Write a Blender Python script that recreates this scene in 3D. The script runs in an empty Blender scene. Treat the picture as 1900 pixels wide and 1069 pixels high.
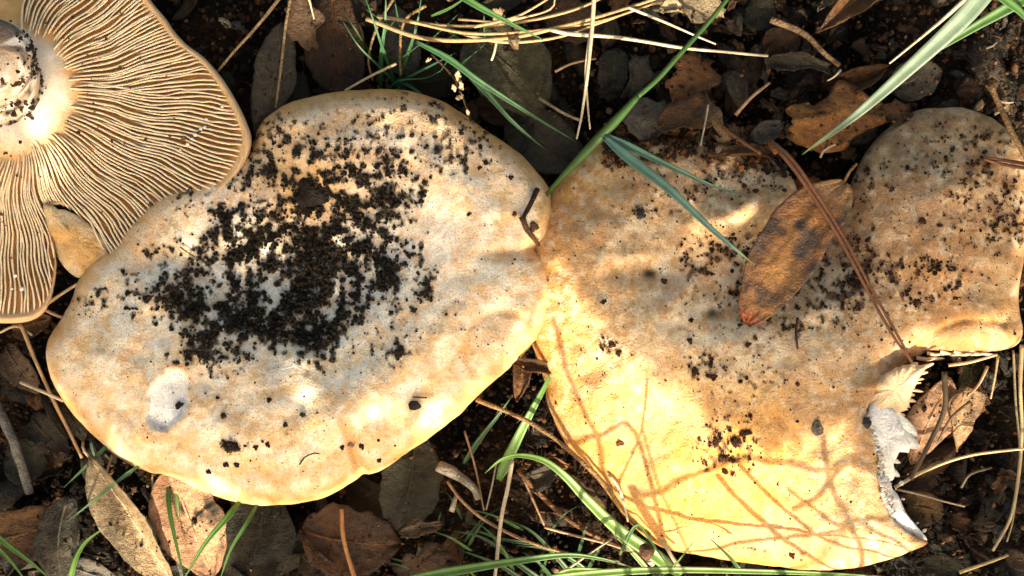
import bpy, math, random
import numpy as np
from mathutils import Vector, geometry

# 1 Blender unit = 1 centimetre
sc = bpy.context.scene
sc.unit_settings.system = 'METRIC'
sc.unit_settings.scale_length = 0.01
random.seed(7)
rng = np.random.default_rng(11)
R = math.radians

# ------------------------------------------------------------------ camera
CAM_H = 27.0
HALF = 0.4667
cam = bpy.data.cameras.new('camera')
cam.sensor_fit = 'HORIZONTAL'
cam.angle = 2 * math.atan(HALF)
cam.clip_start = 0.5
cam.clip_end = 20000
co = bpy.data.objects.new('camera', cam)
sc.collection.objects.link(co)
co.location = (0, 0, CAM_H)
co.rotation_euler = (0, 0, 0)
sc.camera = co

# ------------------------------------------------------------------ light
SUN_EL = R(34)
SUN_AZ = (0.16, -1.0)
_n = math.hypot(*SUN_AZ)
L = Vector((SUN_AZ[0] / _n * math.cos(SUN_EL), SUN_AZ[1] / _n * math.cos(SUN_EL), math.sin(SUN_EL)))
world = bpy.data.worlds.new('World')
sc.world = world
world.use_nodes = True
wn = world.node_tree
sky = wn.nodes.new('ShaderNodeTexSky')
sky.sky_type = 'NISHITA'
sky.sun_disc = False
sky.sun_elevation = SUN_EL
sky.sun_rotation = math.atan2(L.x, L.y)
sky.air_density = 0.8
sky.dust_density = 4.0
sky.ozone_density = 0.6
bgn = wn.nodes['Background']
tint = wn.nodes.new('ShaderNodeVectorMath'); tint.operation = 'MULTIPLY'     # light through the trees overhead, warmer than open sky
tint.inputs[1].default_value = (1.0, 0.86, 0.63)
wn.links.new(sky.outputs[0], tint.inputs[0]); wn.links.new(tint.outputs[0], bgn.inputs[0])
bgn.inputs[1].default_value = 0.125
sl = bpy.data.lights.new('sun', 'SUN')
sl.energy = 4.6
sl.angle = R(0.5)
sl.color = (1.0, 0.87, 0.66)
so = bpy.data.objects.new('sun', sl)
sc.collection.objects.link(so)
so.rotation_euler = L.to_track_quat('Z', 'Y').to_euler()
sc.view_settings.view_transform = 'Standard'
sc.view_settings.look = 'None'
sc.view_settings.gamma = 1.0
sc.view_settings.use_curve_mapping = False
sc.view_settings.exposure = 1.45

# ------------------------------------------------------------------ helpers
def A(px, py, z):
    k = (CAM_H - z) * HALF / 950.0
    return ((px - 950.0) * k, (534.5 - py) * k, z)

def An(px, py, z):
    px, py, z = np.broadcast_arrays(np.asarray(px, float), np.asarray(py, float), np.asarray(z, float))
    k = (CAM_H - z) * HALF / 950.0
    return np.stack([(px - 950.0) * k, (534.5 - py) * k, z], -1)

def PX(n):
    return n * 24.0 * HALF / 950.0      # n photo pixels in cm at cap height

def _hash(ix, iy, seed):
    n = (ix.astype(np.int64) * 374761393 + iy.astype(np.int64) * 668265263 + seed * 1442695041) & 0xffffffff
    n = ((n ^ (n >> 13)) * 1274126177) & 0xffffffff
    n = n ^ (n >> 16)
    return (n & 0xffff) / 65535.0

def vnoise(x, y, seed=0):
    x = np.asarray(x, float); y = np.asarray(y, float)
    ix = np.floor(x); iy = np.floor(y)
    fx = x - ix; fy = y - iy
    fx = fx * fx * (3 - 2 * fx); fy = fy * fy * (3 - 2 * fy)
    a = _hash(ix, iy, seed); b = _hash(ix + 1, iy, seed)
    c = _hash(ix, iy + 1, seed); d = _hash(ix + 1, iy + 1, seed)
    return (a * (1 - fx) + b * fx) * (1 - fy) + (c * (1 - fx) + d * fx) * fy

def fbm(x, y, seed=0, o=4):
    s = 0; a = 0.5; t = 0
    for i in range(o):
        s = s + a * vnoise(x * 2 ** i, y * 2 ** i, seed + i * 17); t += a; a *= 0.55
    return s / t

def sm(a, b, x):
    t = np.clip((x - a) / (b - a), 0, 1)
    return t * t * (3 - 2 * t)

def mix(a, b, t):
    t = np.asarray(t)[..., None]
    return np.asarray(a) * (1 - t) + np.asarray(b) * t

def gau(x, y, cx, cy, sx, sy, rot=0.0):
    c, s = math.cos(R(rot)), math.sin(R(rot))
    u = (x - cx) * c + (y - cy) * s
    v = -(x - cx) * s + (y - cy) * c
    return np.exp(-0.5 * ((u / sx) ** 2 + (v / sy) ** 2))

def spline(pts, n, closed=False):
    p = np.array(pts, float)
    m = len(p)
    if closed:
        idx = np.arange(-1, m + 2) % m
        q = p[idx]; segs = m
    else:
        q = np.vstack([2 * p[0] - p[1], p, 2 * p[-1] - p[-2]]); segs = m - 1
    out = []
    for i in range(segs):
        a, b, c, d = q[i], q[i + 1], q[i + 2], q[i + 3]
        k = n
        for t in np.arange(k) / k:
            out.append(0.5 * ((2 * b) + (-a + c) * t + (2 * a - 5 * b + 4 * c - d) * t * t + (-a + 3 * b - 3 * c + d) * t ** 3))
    if not closed:
        out.append(p[-1])
    return np.array(out)

def resample(p, step, closed=False):
    q = np.vstack([p, p[:1]]) if closed else p
    d = np.linalg.norm(np.diff(q, axis=0), axis=1)
    s = np.concatenate([[0], np.cumsum(d)])
    n = max(2, int(s[-1] / step))
    t = np.linspace(0, s[-1], n + 1)
    r = np.stack([np.interp(t, s, q[:, i]) for i in range(q.shape[1])], -1)
    return r[:-1] if closed else r

def inside(px, py, poly):
    px = np.asarray(px, float); py = np.asarray(py, float)
    res = np.zeros(px.shape, bool)
    n = len(poly)
    for i in range(n):
        x1, y1 = poly[i]; x2, y2 = poly[(i + 1) % n]
        if y1 == y2:
            continue
        c = ((y1 > py) != (y2 > py)) & (px < (x2 - x1) * (py - y1) / (y2 - y1) + x1)
        res ^= c
    return res

def dist(px, py, poly, closed=True):
    p = np.stack([np.ravel(px), np.ravel(py)], -1).astype(float)
    a = np.asarray(poly, float)
    b = np.roll(a, -1, 0) if closed else a[1:]
    a = a if closed else a[:-1]
    out = np.empty(len(p))
    ab = b - a; l2 = (ab ** 2).sum(1) + 1e-9
    for s in range(0, len(p), 4000):
        q = p[s:s + 4000, None, :] - a[None]
        t = np.clip((q * ab).sum(-1) / l2, 0, 1)
        e = q - t[..., None] * ab
        out[s:s + 4000] = np.sqrt((e ** 2).sum(-1).min(1))
    return out.reshape(np.shape(px))

def link(o):
    sc.collection.objects.link(o); return o

def tag(o, label=None, cat=None, group=None, kind=None):
    if label: o['label'] = label
    if cat: o['category'] = cat
    if group: o['group'] = group
    if kind: o['kind'] = kind
    return o

def empty(name, loc):
    o = bpy.data.objects.new(name, None)
    o.empty_display_size = 0.3
    link(o); o.location = loc
    return o

def mesh(name, v, f, mat, parent=None, col=None, smooth=True, origin=None, uvc=None, solid=0.0):
    v = np.asarray(v, float)
    if parent is not None:
        org = np.array(ORG[parent.name])
    elif origin is not None:
        org = np.array(origin, float)
    else:
        org = np.array([v[:, 0].mean(), v[:, 1].mean(), v[:, 2].min()])
    me = bpy.data.meshes.new(name)
    if isinstance(f, np.ndarray) and f.ndim == 2:
        k = f.shape[1]
        me.vertices.add(len(v)); me.vertices.foreach_set('co', (v - org).astype(np.float32).ravel())
        me.loops.add(f.size); me.loops.foreach_set('vertex_index', f.astype(np.int32).ravel())
        me.polygons.add(len(f)); me.polygons.foreach_set('loop_start', np.arange(0, f.size, k, dtype=np.int32))
        me.update(calc_edges=True)
    else:
        me.from_pydata((v - org).tolist(), [], [list(map(int, q)) for q in f])
    me.polygons.foreach_set('use_smooth', np.full(len(me.polygons), smooth))
    if col is not None:
        at = me.color_attributes.new('col', 'FLOAT_COLOR', 'POINT')
        c = np.ones((len(v), 4), np.float32); c[:, :3] = np.clip(col, 0, 1)
        at.data.foreach_set('color', c.ravel())
    if uvc is not None:
        at = me.attributes.new('uvc', 'FLOAT_VECTOR', 'POINT')
        at.data.foreach_set('vector', np.asarray(uvc, np.float32).ravel())
    me.materials.append(mat)
    o = bpy.data.objects.new(name, me)
    link(o)
    if parent is not None:
        o.parent = parent
        ORG[o.name] = tuple(org)
        # the child keeps the origin of its parent
    else:
        o.location = org
        ORG[o.name] = tuple(org)
    if solid:
        m = o.modifiers.new('thickness', 'SOLIDIFY'); m.thickness = solid; m.offset = 0
    return o

ORG = {}
def thing(name, loc):
    o = empty(name, loc); ORG[o.name] = tuple(loc); return o

def grid_faces(nu, nv, closed=False, off=0):
    f = []
    jn = nv if closed else nv - 1
    i, j = np.meshgrid(np.arange(nu - 1), np.arange(jn), indexing='ij')
    a = i * nv + j; b = i * nv + (j + 1) % nv
    return np.stack([a, b, b + nv, a + nv], -1).reshape(-1, 4) + off

# ------------------------------------------------------------------ materials
def nmat(name, rough=0.6, spec=0.3, sss=0.0, sssr=(0.3, 0.15, 0.07), base=None, attr=True, n1=(6.0, 0.25), n2=(40.0, 0.3),
         bump=(30.0, 0.02), bump2=None, trans=0.0, coat=0.0, stripe=None):
    m = bpy.data.materials.new(name)
    m.use_nodes = True
    nt = m.node_tree; N = nt.nodes; Lk = nt.links.new
    b = N['Principled BSDF']
    b.inputs['Roughness'].default_value = rough
    b.inputs['Specular IOR Level'].default_value = spec
    if coat:
        b.inputs['Coat Weight'].default_value = coat
        b.inputs['Coat Roughness'].default_value = 0.25
    if sss:
        b.inputs['Subsurface Weight'].default_value = sss
        b.inputs['Subsurface Radius'].default_value = sssr
        b.inputs['Subsurface Scale'].default_value = 1.0
    geo = N.new('ShaderNodeNewGeometry')
    if attr:
        c = N.new('ShaderNodeAttribute'); c.attribute_name = 'col'; cur = c.outputs['Color']
    else:
        c = N.new('ShaderNodeRGB'); c.outputs[0].default_value = (*base, 1); cur = c.outputs[0]
    for sc_, amt in (n1, n2):
        if not amt: continue
        n = N.new('ShaderNodeTexNoise'); n.inputs['Scale'].default_value = sc_; n.inputs['Detail'].default_value = 4
        Lk(geo.outputs['Position'], n.inputs['Vector'])
        mr = N.new('ShaderNodeMapRange'); mr.inputs['From Min'].default_value = 0.3; mr.inputs['From Max'].default_value = 0.7
        mr.inputs['To Min'].default_value = 1 - amt; mr.inputs['To Max'].default_value = 1 + amt
        Lk(n.outputs['Fac'], mr.inputs['Value'])
        mx = N.new('ShaderNodeVectorMath'); mx.operation = 'SCALE'
        Lk(cur, mx.inputs[0]); Lk(mr.outputs[0], mx.inputs['Scale']); cur = mx.outputs[0]
    if stripe:
        u = N.new('ShaderNodeAttribute'); u.attribute_name = 'uvc'
        w = N.new('ShaderNodeTexWave'); w.bands_direction = 'X'; w.inputs['Scale'].default_value = stripe[0]
        w.inputs['Distortion'].default_value = 1.0; w.inputs['Detail'].default_value = 2
        Lk(u.outputs['Vector'], w.inputs['Vector'])
        mr = N.new('ShaderNodeMapRange'); mr.inputs['To Min'].default_value = 1 - stripe[1]; mr.inputs['To Max'].default_value = 1 + stripe[1]
        Lk(w.outputs['Fac'], mr.inputs['Value'])
        mx = N.new('ShaderNodeVectorMath'); mx.operation = 'SCALE'
        Lk(cur, mx.inputs[0]); Lk(mr.outputs[0], mx.inputs['Scale']); cur = mx.outputs[0]
    Lk(cur, b.inputs['Base Color'])
    n = N.new('ShaderNodeTexNoise'); n.inputs['Scale'].default_value = bump[0]; n.inputs['Detail'].default_value = 5
    Lk(geo.outputs['Position'], n.inputs['Vector'])
    bp = N.new('ShaderNodeBump'); bp.inputs['Strength'].default_value = 1.0; bp.inputs['Distance'].default_value = bump[1]
    Lk(n.outputs['Fac'], bp.inputs['Height'])
    last = bp
    if bump2:
        n = N.new('ShaderNodeTexNoise'); n.inputs['Scale'].default_value = bump2[0]; n.inputs['Detail'].default_value = 3
        Lk(geo.outputs['Position'], n.inputs['Vector'])
        b2 = N.new('ShaderNodeBump'); b2.inputs['Distance'].default_value = bump2[1]
        Lk(n.outputs['Fac'], b2.inputs['Height']); Lk(bp.outputs[0], b2.inputs['Normal']); last = b2
    Lk(last.outputs[0], b.inputs['Normal'])
    if trans:
        t = N.new('ShaderNodeBsdfTranslucent'); Lk(cur, t.inputs['Color']); Lk(last.outputs[0], t.inputs['Normal'])
        ms = N.new('ShaderNodeMixShader'); ms.inputs[0].default_value = trans
        Lk(b.outputs[0], ms.inputs[1]); Lk(t.outputs[0], ms.inputs[2]); Lk(ms.outputs[0], N['Material Output'].inputs['Surface'])
    return m

M_cap = nmat('cap_skin', rough=0.55, spec=0.35, sss=0.25, sssr=(0.25, 0.12, 0.05), n1=(3.0, 0.06), n2=(26.0, 0.22), bump=(24.0, 0.028), bump2=(7.0, 0.03))
M_flesh = nmat('torn_flesh', rough=0.5, spec=0.4, sss=0.35, sssr=(0.25, 0.2, 0.15), n1=(5.0, 0.05), n2=(35.0, 0.05), bump=(18.0, 0.05))
M_gill = nmat('gill_skin', rough=0.55, spec=0.3, sss=0.25, sssr=(0.12, 0.06, 0.02), n1=(4.0, 0.12), n2=(30.0, 0.12), bump=(25.0, 0.02))
M_leaf = nmat('dead_leaf_skin', rough=0.48, spec=0.35, n1=(7.0, 0.32), n2=(45.0, 0.5), bump=(32.0, 0.05), bump2=(6.0, 0.07), trans=0.12)
M_wet = nmat('wet_leaf_skin', rough=0.36, spec=0.6, n1=(4.0, 0.35), n2=(30.0, 0.35), bump=(26.0, 0.03), bump2=(5.0, 0.06), trans=0.05)
M_grass = nmat('grass_skin', rough=0.42, spec=0.45, n1=(3.0, 0.15), n2=(40.0, 0.1), bump=(40.0, 0.004), trans=0.3, stripe=(2.2, 0.3))
M_straw = nmat('straw_skin', rough=0.5, spec=0.4, n1=(3.0, 0.25), n2=(30.0, 0.25), bump=(35.0, 0.02), trans=0.08)
M_bark = nmat('bark_skin', rough=0.8, spec=0.2, n1=(4.0, 0.35), n2=(25.0, 0.4), bump=(18.0, 0.08))
M_soil = nmat('soil_skin', rough=0.85, spec=0.2, n1=(5.0, 0.4), n2=(40.0, 0.4), bump=(22.0, 0.07))
M_ground = nmat('humus_skin', rough=0.9, spec=0.15, n1=(1.5, 0.4), n2=(12.0, 0.5), bump=(10.0, 0.2), bump2=(2.0, 0.2))

ICO_V = []
def _ico():
    t = (1 + 5 ** 0.5) / 2
    v = np.array([(-1, t, 0), (1, t, 0), (-1, -t, 0), (1, -t, 0), (0, -1, t), (0, 1, t), (0, -1, -t), (0, 1, -t), (t, 0, -1), (t, 0, 1), (-t, 0, -1), (-t, 0, 1)], float)
    v /= np.linalg.norm(v[0])
    f = np.array([(0, 11, 5), (0, 5, 1), (0, 1, 7), (0, 7, 10), (0, 10, 11), (1, 5, 9), (5, 11, 4), (11, 10, 2), (10, 7, 6), (7, 1, 8), (3, 9, 4), (3, 4, 2), (3, 2, 6), (3, 6, 8), (3, 8, 9), (4, 9, 5), (2, 4, 11), (6, 2, 10), (8, 6, 7), (9, 8, 1)])
    return v, f
ICO_V, ICO_F = _ico()

def rand_rot(n):
    q = rng.normal(size=(n, 4)); q /= np.linalg.norm(q, axis=1)[:, None]
    w, x, y, z = q.T
    return np.stack([np.stack([1 - 2 * (y * y + z * z), 2 * (x * y - z * w), 2 * (x * z + y * w)], -1),
                     np.stack([2 * (x * y + z * w), 1 - 2 * (x * x + z * z), 2 * (y * z - x * w)], -1),
                     np.stack([2 * (x * z - y * w), 2 * (y * z + x * w), 1 - 2 * (x * x + y * y)], -1)], -2)

def crumbs(name, pos, rad, cols, mat, flat=1.0):
    n = len(pos)
    v = ICO_V[None] * rng.uniform(0.65, 1.25, (n, 12, 1)) * rng.uniform(0.6, 1.25, (n, 1, 3))
    v = np.einsum('nij,nkj->nki', rand_rot(n), v) * rad[:, None, None]
    v[..., 2] *= flat
    v = v + pos[:, None]
    f = ICO_F[None] + (np.arange(n) * 12)[:, None, None]
    c = np.repeat(cols, 12, 0)
    return mesh(name, v.reshape(-1, 3), f.reshape(-1, 3), mat, col=c, smooth=False)

def tube(name, pts, r0, r1, mat, col, parent=None, sides=7, step=0.12, wob=0.08, profile=None, cj=0.1, seed=0):
    """a round stem along world points, radius in cm"""
    P = resample(spline(pts, 8), step)
    n = len(P)
    T = np.gradient(P, axis=0); T /= np.linalg.norm(T, axis=1)[:, None] + 1e-9
    up = np.array([0.13, 0.21, 1.0]); S = np.cross(T, up); S /= np.linalg.norm(S, axis=1)[:, None] + 1e-9
    U = np.cross(S, T)
    t = np.linspace(0, 1, n)
    rad = r0 + (r1 - r0) * t
    if profile is not None: rad = rad * profile(t)
    a = np.arange(sides) / sides * 2 * math.pi
    rr = rad[:, None] * (1 + wob * (vnoise(t[:, None] * n * 0.35 + seed * 7, a[None] * 1.3, seed) - 0.5) * 2)
    v = P[:, None] + S[:, None] * (rr * np.cos(a))[..., None] + U[:, None] * (rr * np.sin(a))[..., None]
    v = v.reshape(-1, 3)
    f = grid_faces(n, sides, True)[:, ::-1].tolist()
    f.append(list(range(sides))); f.append([(n - 1) * sides + k for k in range(sides)][::-1])
    c = np.asarray(col)[None] * (1 + cj * 2 * (vnoise(np.repeat(t * n * 0.15, sides) + seed * 3.1, np.tile(a, n), seed + 5) - 0.5))[:, None]
    return mesh(name, v, f, mat, parent=parent, col=c)

def ribbon(name, pts, width, mat, col, parent=None, fold=0.35, taper=(0.25, 1.0), step=0.12, roll=0.0, tipcol=None, solid=0.012, seed=0, twist=0.0):
    """a grass blade along world points: last point is the tip; width in cm"""
    P = resample(spline(pts, 8), step)
    n = len(P)
    T = np.gradient(P, axis=0); T /= np.linalg.norm(T, axis=1)[:, None] + 1e-9
    up = np.array([0.0, 0.0, 1.0]); S = np.cross(T, up); S /= np.linalg.norm(S, axis=1)[:, None] + 1e-9
    U = np.cross(S, T)
    t = np.linspace(0, 1, n)
    w = width * 0.5 * np.minimum(1, 0.45 + 0.55 * t / max(taper[0], 1e-3)) * np.clip((1 - t) / taper[1], 0, 1) ** 0.7
    w = np.maximum(w, 0.008)
    ang = roll + twist * t
    S2 = S * np.cos(ang)[:, None] + U * np.sin(ang)[:, None]
    U2 = -S * np.sin(ang)[:, None] + U * np.cos(ang)[:, None]
    q = np.array([-1, -0.55, -0.06, 0.06, 0.55, 1.0])
    h = np.abs(q) * fold
    v = P[:, None] + S2[:, None] * (w[:, None] * q)[..., None] + U2[:, None] * (w[:, None] * h)[..., None]
    c = np.tile(np.asarray(col, float), (n * 6, 1))
    if tipcol is not None:
        c = mix(c, np.asarray(tipcol), np.repeat(sm(0.8, 1.0, t), 6))
    c = c * (0.9 + 0.2 * vnoise(np.repeat(t * n * 0.1, 6) + seed, np.zeros(n * 6), seed))[:, None]
    mid = np.tile(np.abs(q) < 0.1, n)
    c[mid] *= 1.25
    uv = np.zeros((n * 6, 3)); uv[:, 0] = np.tile(q, n); uv[:, 1] = np.repeat(t * 2, 6)
    return mesh(name, v.reshape(-1, 3), grid_faces(n, 6), mat, parent=parent, col=c, uvc=uv, solid=solid)

# ------------------------------------------------------------------ ground
def axis(lo, hi, step, far):
    core = np.arange(lo, hi + step / 2, step)
    ext = [far[0]]
    g = []
    d = step
    x = hi
    while x < far[1]:
        d *= 1.6; x += d; g.append(min(x, far[1]))
    h = []
    d = step; x = lo
    while x > far[0]:
        d *= 1.6; x -= d; h.append(max(x, far[0]))
    return np.concatenate([h[::-1], core, g])

def ground_z(x, y):
    near = 1 - sm(20, 60, np.hypot(x, y))
    return (fbm(x * 0.5, y * 0.5, 3) - 0.5) * 0.9 * near + (fbm(x * 2.2, y * 2.2, 8) - 0.5) * 0.5 * near - 0.15

gx = axis(-19, 19, 0.22, (-4000, 4000)); gy = axis(-14, 14, 0.22, (-4000, 4000))
X, Y = np.meshgrid(gx, gy, indexing='ij')
Z = ground_z(X, Y)
v = np.stack([X, Y, Z], -1).reshape(-1, 3)
nz = fbm(X * 0.8, Y * 0.8, 21).ravel()
gc = mix((0.007, 0.006, 0.004), (0.032, 0.018, 0.009), sm(0.4, 0.75, nz))
g = mesh('ground', v, grid_faces(len(gx), len(gy))[:, ::-1], M_ground, col=gc, origin=(0, 0, 0))
tag(g, 'dark crumbly forest soil under the leaf litter', kind='structure')

# ------------------------------------------------------------------ the two caps seen from above
OUT_A = [(478, 238), (500, 212), (540, 190), (590, 176), (650, 168), (710, 165), (770, 172), (820, 188), (870, 218), (910, 248), (950, 275),
         (990, 310), (1015, 345), (1027, 385), (1025, 420), (1015, 448), (1001, 461), (1012, 474), (1024, 500), (1029, 540), (1022, 580), (1000, 625), (965, 665),
         (920, 705), (880, 742), (845, 775), (800, 810), (750, 845), (712, 872), (688, 880), (674, 880), (660, 892), (620, 915), (580, 930), (530, 937), (480, 937),
         (430, 930), (380, 915), (335, 893), (310, 884), (280, 878), (240, 860), (190, 825), (150, 785), (115, 740), (95, 700), (86, 660), (92, 625),
         (110, 595), (130, 560), (145, 520), (170, 485), (210, 450), (240, 410), (280, 370), (330, 345), (380, 325), (430, 290), (468, 266)]
OUT_B = [(1025, 350), (1055, 310), (1095, 282), (1135, 262), (1190, 258), (1240, 248), (1300, 252), (1360, 264), (1410, 280), (1450, 303), (1474, 335),
         (1487, 372), (1508, 398), (1540, 396), (1566, 372), (1582, 330), (1605, 285), (1640, 242), (1695, 208), (1750, 198), (1805, 204), (1855, 228), (1890, 265),
         (1908, 320), (1912, 400), (1900, 480), (1890, 550), (1897, 610), (1885, 640), (1850, 652), (1800, 655), (1750, 652), (1718, 655), (1694, 672), (1662, 692), (1634, 712),
         (1615, 742), (1608, 775), (1622, 805), (1636, 845), (1636, 890), (1646, 940), (1662, 968), (1690, 990), (1722, 1007), (1690, 1024), (1640, 1042), (1580, 1054),
         (1500, 1057), (1400, 1047), (1300, 1030), (1225, 1014), (1165, 965), (1120, 908), (1078, 858), (1040, 806), (1018, 758), (1008, 700), (988, 640),
         (975, 580), (968, 520), (975, 450), (995, 395)]

def outline(pts, seed, amp=1.2):
    p = resample(spline(pts, 10, True), 5.0, True)
    n = np.roll(p, -1, 0) - np.roll(p, 1, 0); n = np.stack([n[:, 1], -n[:, 0]], -1); n /= np.linalg.norm(n, axis=1)[:, None]
    s = np.arange(len(p)) * 0.12
    return p + n * ((fbm(s, s * 0 + seed, seed, 3) - 0.5) * 2 * amp)[:, None]

PA = outline(OUT_A, 5, 2.0)
PB = outline(OUT_B, 9, 2.5)
CREASE_A = spline([(1001, 461), (960, 468), (900, 472), (850, 468)], 6)
CREASE_A2 = spline([(676, 880), (662, 850), (646, 810), (632, 760)], 6)
CREASE_A3 = spline([(880, 690), (862, 660), (868, 620), (905, 585), (950, 580), (985, 600)], 6)
CREASE_B = spline([(1860, 600), (1800, 590), (1750, 605), (1700, 640)], 6)
FOLD_B = spline([(1060, 560), (1140, 540), (1200, 560), (1290, 555), (1320, 500)], 6)

def round_edge(d, w):
    return np.sqrt(np.clip(1 - (1 - np.clip(d / w, 0, 1)) ** 2, 0, 1))

def hA(x, y, d=None):
    if d is None: d = dist(x, y, PA)
    z = 1.68 + 0.52 * round_edge(d, 36) + 0.95 * round_edge(d, 210) ** 1.3
    z = z - 1.3 * gau(x, y, 545, 490, 190, 115, -12) + 0.045 * np.sin(d * 0.055 + 2 * fbm(x * .006, y * .006, 35)) * sm(20, 90, d) * sm(330, 200, d)
    z = z + 0.20 * gau(x, y, 330, 600, 70, 60) + 0.22 * gau(x, y, 820, 420, 110, 120) + 0.18 * gau(x, y, 560, 760, 170, 60)
    z = z - 0.22 * gau(x, y, 455, 300, 60, 30, -30) - 0.16 * gau(x, y, 300, 480, 55, 20, -10)
    pit = sm(1.08, 0.88, np.hypot(((x - 310) * 0.89 + (y - 745) * 0.45) / 36, ((x - 310) * -0.45 + (y - 745) * 0.89) / 58) + 0.5 * (fbm(x * .045, y * .045, 77) - .5))
    z = z - 0.27 * pit + 0.05 * pit * fbm(x * .08, y * .08, 79)
    z = z - 0.16 * np.exp(-(dist(x, y, CREASE_A, False) / 12) ** 2) * sm(840, 960, x)
    z = z - 0.22 * np.exp(-(dist(x, y, CREASE_A2, False) / 8) ** 2) * sm(740, 860, y)
    z = z - 0.05 * np.exp(-(dist(x, y, CREASE_A3, False) / 7) ** 2)
    z = z + 0.12 * gau(x, y, 930, 640, 45, 38)
    rimb = np.exp(-(d / 40) ** 2)
    z = z + (fbm(x * 0.008, y * 0.008, 31, 3) - 0.5) * 0.42 * (1 - rimb) + (fbm(x * 0.035, y * 0.035, 41, 3) - 0.5) * 0.08 + (fbm(x * 0.11, y * 0.11, 43, 2) - 0.5) * 0.02
    return z

def hB(x, y, d=None):
    if d is None: d = dist(x, y, PB)
    low = sm(700, 1000, y) * 0.25
    cut = np.exp(-(np.minimum(dist(x, y, FRAC, False), 200) / 60) ** 2)
    dome = 1.25 * round_edge(d, 290) ** 1.25
    z = 1.35 - low + 0.40 * round_edge(d, 26) + dome
    # torn side keeps its full height
    z = z + cut * (1.45 - 0.4 * round_edge(d, 26) - dome) * 0.8 * sm(660, 720, y)
    z = z - 0.95 * gau(x, y, 1490, 500, 120, 75, 15) - 0.55 * gau(x, y, 1340, 530, 90, 55, 30) - 0.8 * gau(x, y, 1530, 400, 36, 60)
    z = z + 0.75 * gau(x, y, 1400, 390, 85, 26, -18) + 0.5 * gau(x, y, 1720, 380, 100, 110) + 0.25 * gau(x, y, 1240, 640, 120, 70)
    z = z - 0.22 * gau(x, y, 1185, 505, 34, 18, 12) - 0.2 * gau(x, y, 1322, 582, 12, 10) - 0.2 * gau(x, y, 1205, 508, 10, 8)
    z = z + 0.14 * gau(x, y, 1165, 478, 26, 10, -10) + 0.12 * gau(x, y, 1260, 545, 60, 12, -40)
    z = z - 0.18 * gau(x, y, 1740, 525, 90, 22, 8) + 0.1 * gau(x, y, 1790, 480, 60, 30)
    z = z - 0.09 * np.exp(-(dist(x, y, CREASE_B, False) / 8) ** 2) + 0.14 * gau(x, y, 1800, 625, 70, 18)
    z = z + (fbm(x * 0.009, y * 0.009, 131, 3) - 0.5) * 0.42 * (1 - np.exp(-(d / 40) ** 2)) + (fbm(x * 0.035, y * 0.035, 141, 3) - 0.5) * 0.09 + (fbm(x * 0.11, y * 0.11, 143, 2) - 0.5) * 0.02
    return z

FRAC = np.array([(1718, 655), (1694, 672), (1662, 692), (1634, 712), (1615, 742), (1608, 775), (1622, 805), (1636, 845), (1636, 890), (1646, 940), (1662, 968), (1690, 990), (1722, 1007)], float)

def surf(x, y):
    """height of whatever cap lies under this photo point"""
    xx, yy = np.array([float(x)]), np.array([float(y)])
    if inside(xx, yy, PA)[0]: return float(hA(xx, yy)[0])
    if inside(xx, yy, PB)[0]: return float(hB(xx, yy)[0])
    return 1.2

def W(p):
    """photo point (x, y, z) to world; z of 10 and more means that much above the cap surface"""
    x, y, z = p
    if z >= 9.5: z = surf(x, y) + z - 10
    return A(x, y, z)

def cap_mesh(poly, hf, step=4.6):
    lo = poly.min(0); hi = poly.max(0)
    gx, gy = np.meshgrid(np.arange(lo[0], hi[0], step), np.arange(lo[1], hi[1], step), indexing='ij')
    gx = gx + (np.arange(gx.shape[1]) % 2 * step / 2)[None]
    p = np.stack([gx.ravel(), gy.ravel()], -1) + rng.uniform(-0.8, 0.8, (gx.size, 2))
    p = p[inside(p[:, 0], p[:, 1], poly)]
    d = dist(p[:, 0], p[:, 1], poly)
    p = p[d > 16]
    n = np.roll(poly, -1, 0) - np.roll(poly, 1, 0); n = np.stack([n[:, 1], -n[:, 0]], -1); n /= np.linalg.norm(n, axis=1)[:, None]
    area = 0.5 * np.sum(poly[:, 0] * np.roll(poly[:, 1], -1) - np.roll(poly[:, 0], -1) * poly[:, 1])
    inn = -n if area > 0 else n
    test = poly + inn * 3
    if inside(test[:, 0], test[:, 1], poly).mean() < 0.5: inn = -inn
    rings = []
    for o in (1.0, 3.0, 6.0, 10.0, 14.0):
        q = poly + inn * o
        ok = inside(q[:, 0], q[:, 1], poly); q = q[ok]
        q = q[dist(q[:, 0], q[:, 1], poly) > 0.85 * o]
        rings.append(q)
    allp = np.vstack([poly] + rings + [p])
    nb = len(poly)
    ed = [(i, (i + 1) % nb) for i in range(nb)]
    r = geometry.delaunay_2d_cdt([Vector(q) for q in allp.tolist()], ed, [], 1, 1e-4)
    vs = np.array([tuple(q) for q in r[0]])
    fs = [list(t) for t in r[2]]
    d = dist(vs[:, 0], vs[:, 1], poly)
    d[d < 0.05] = 0
    z = hf(vs[:, 0], vs[:, 1], d)
    return vs, fs, d, z, inn

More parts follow.
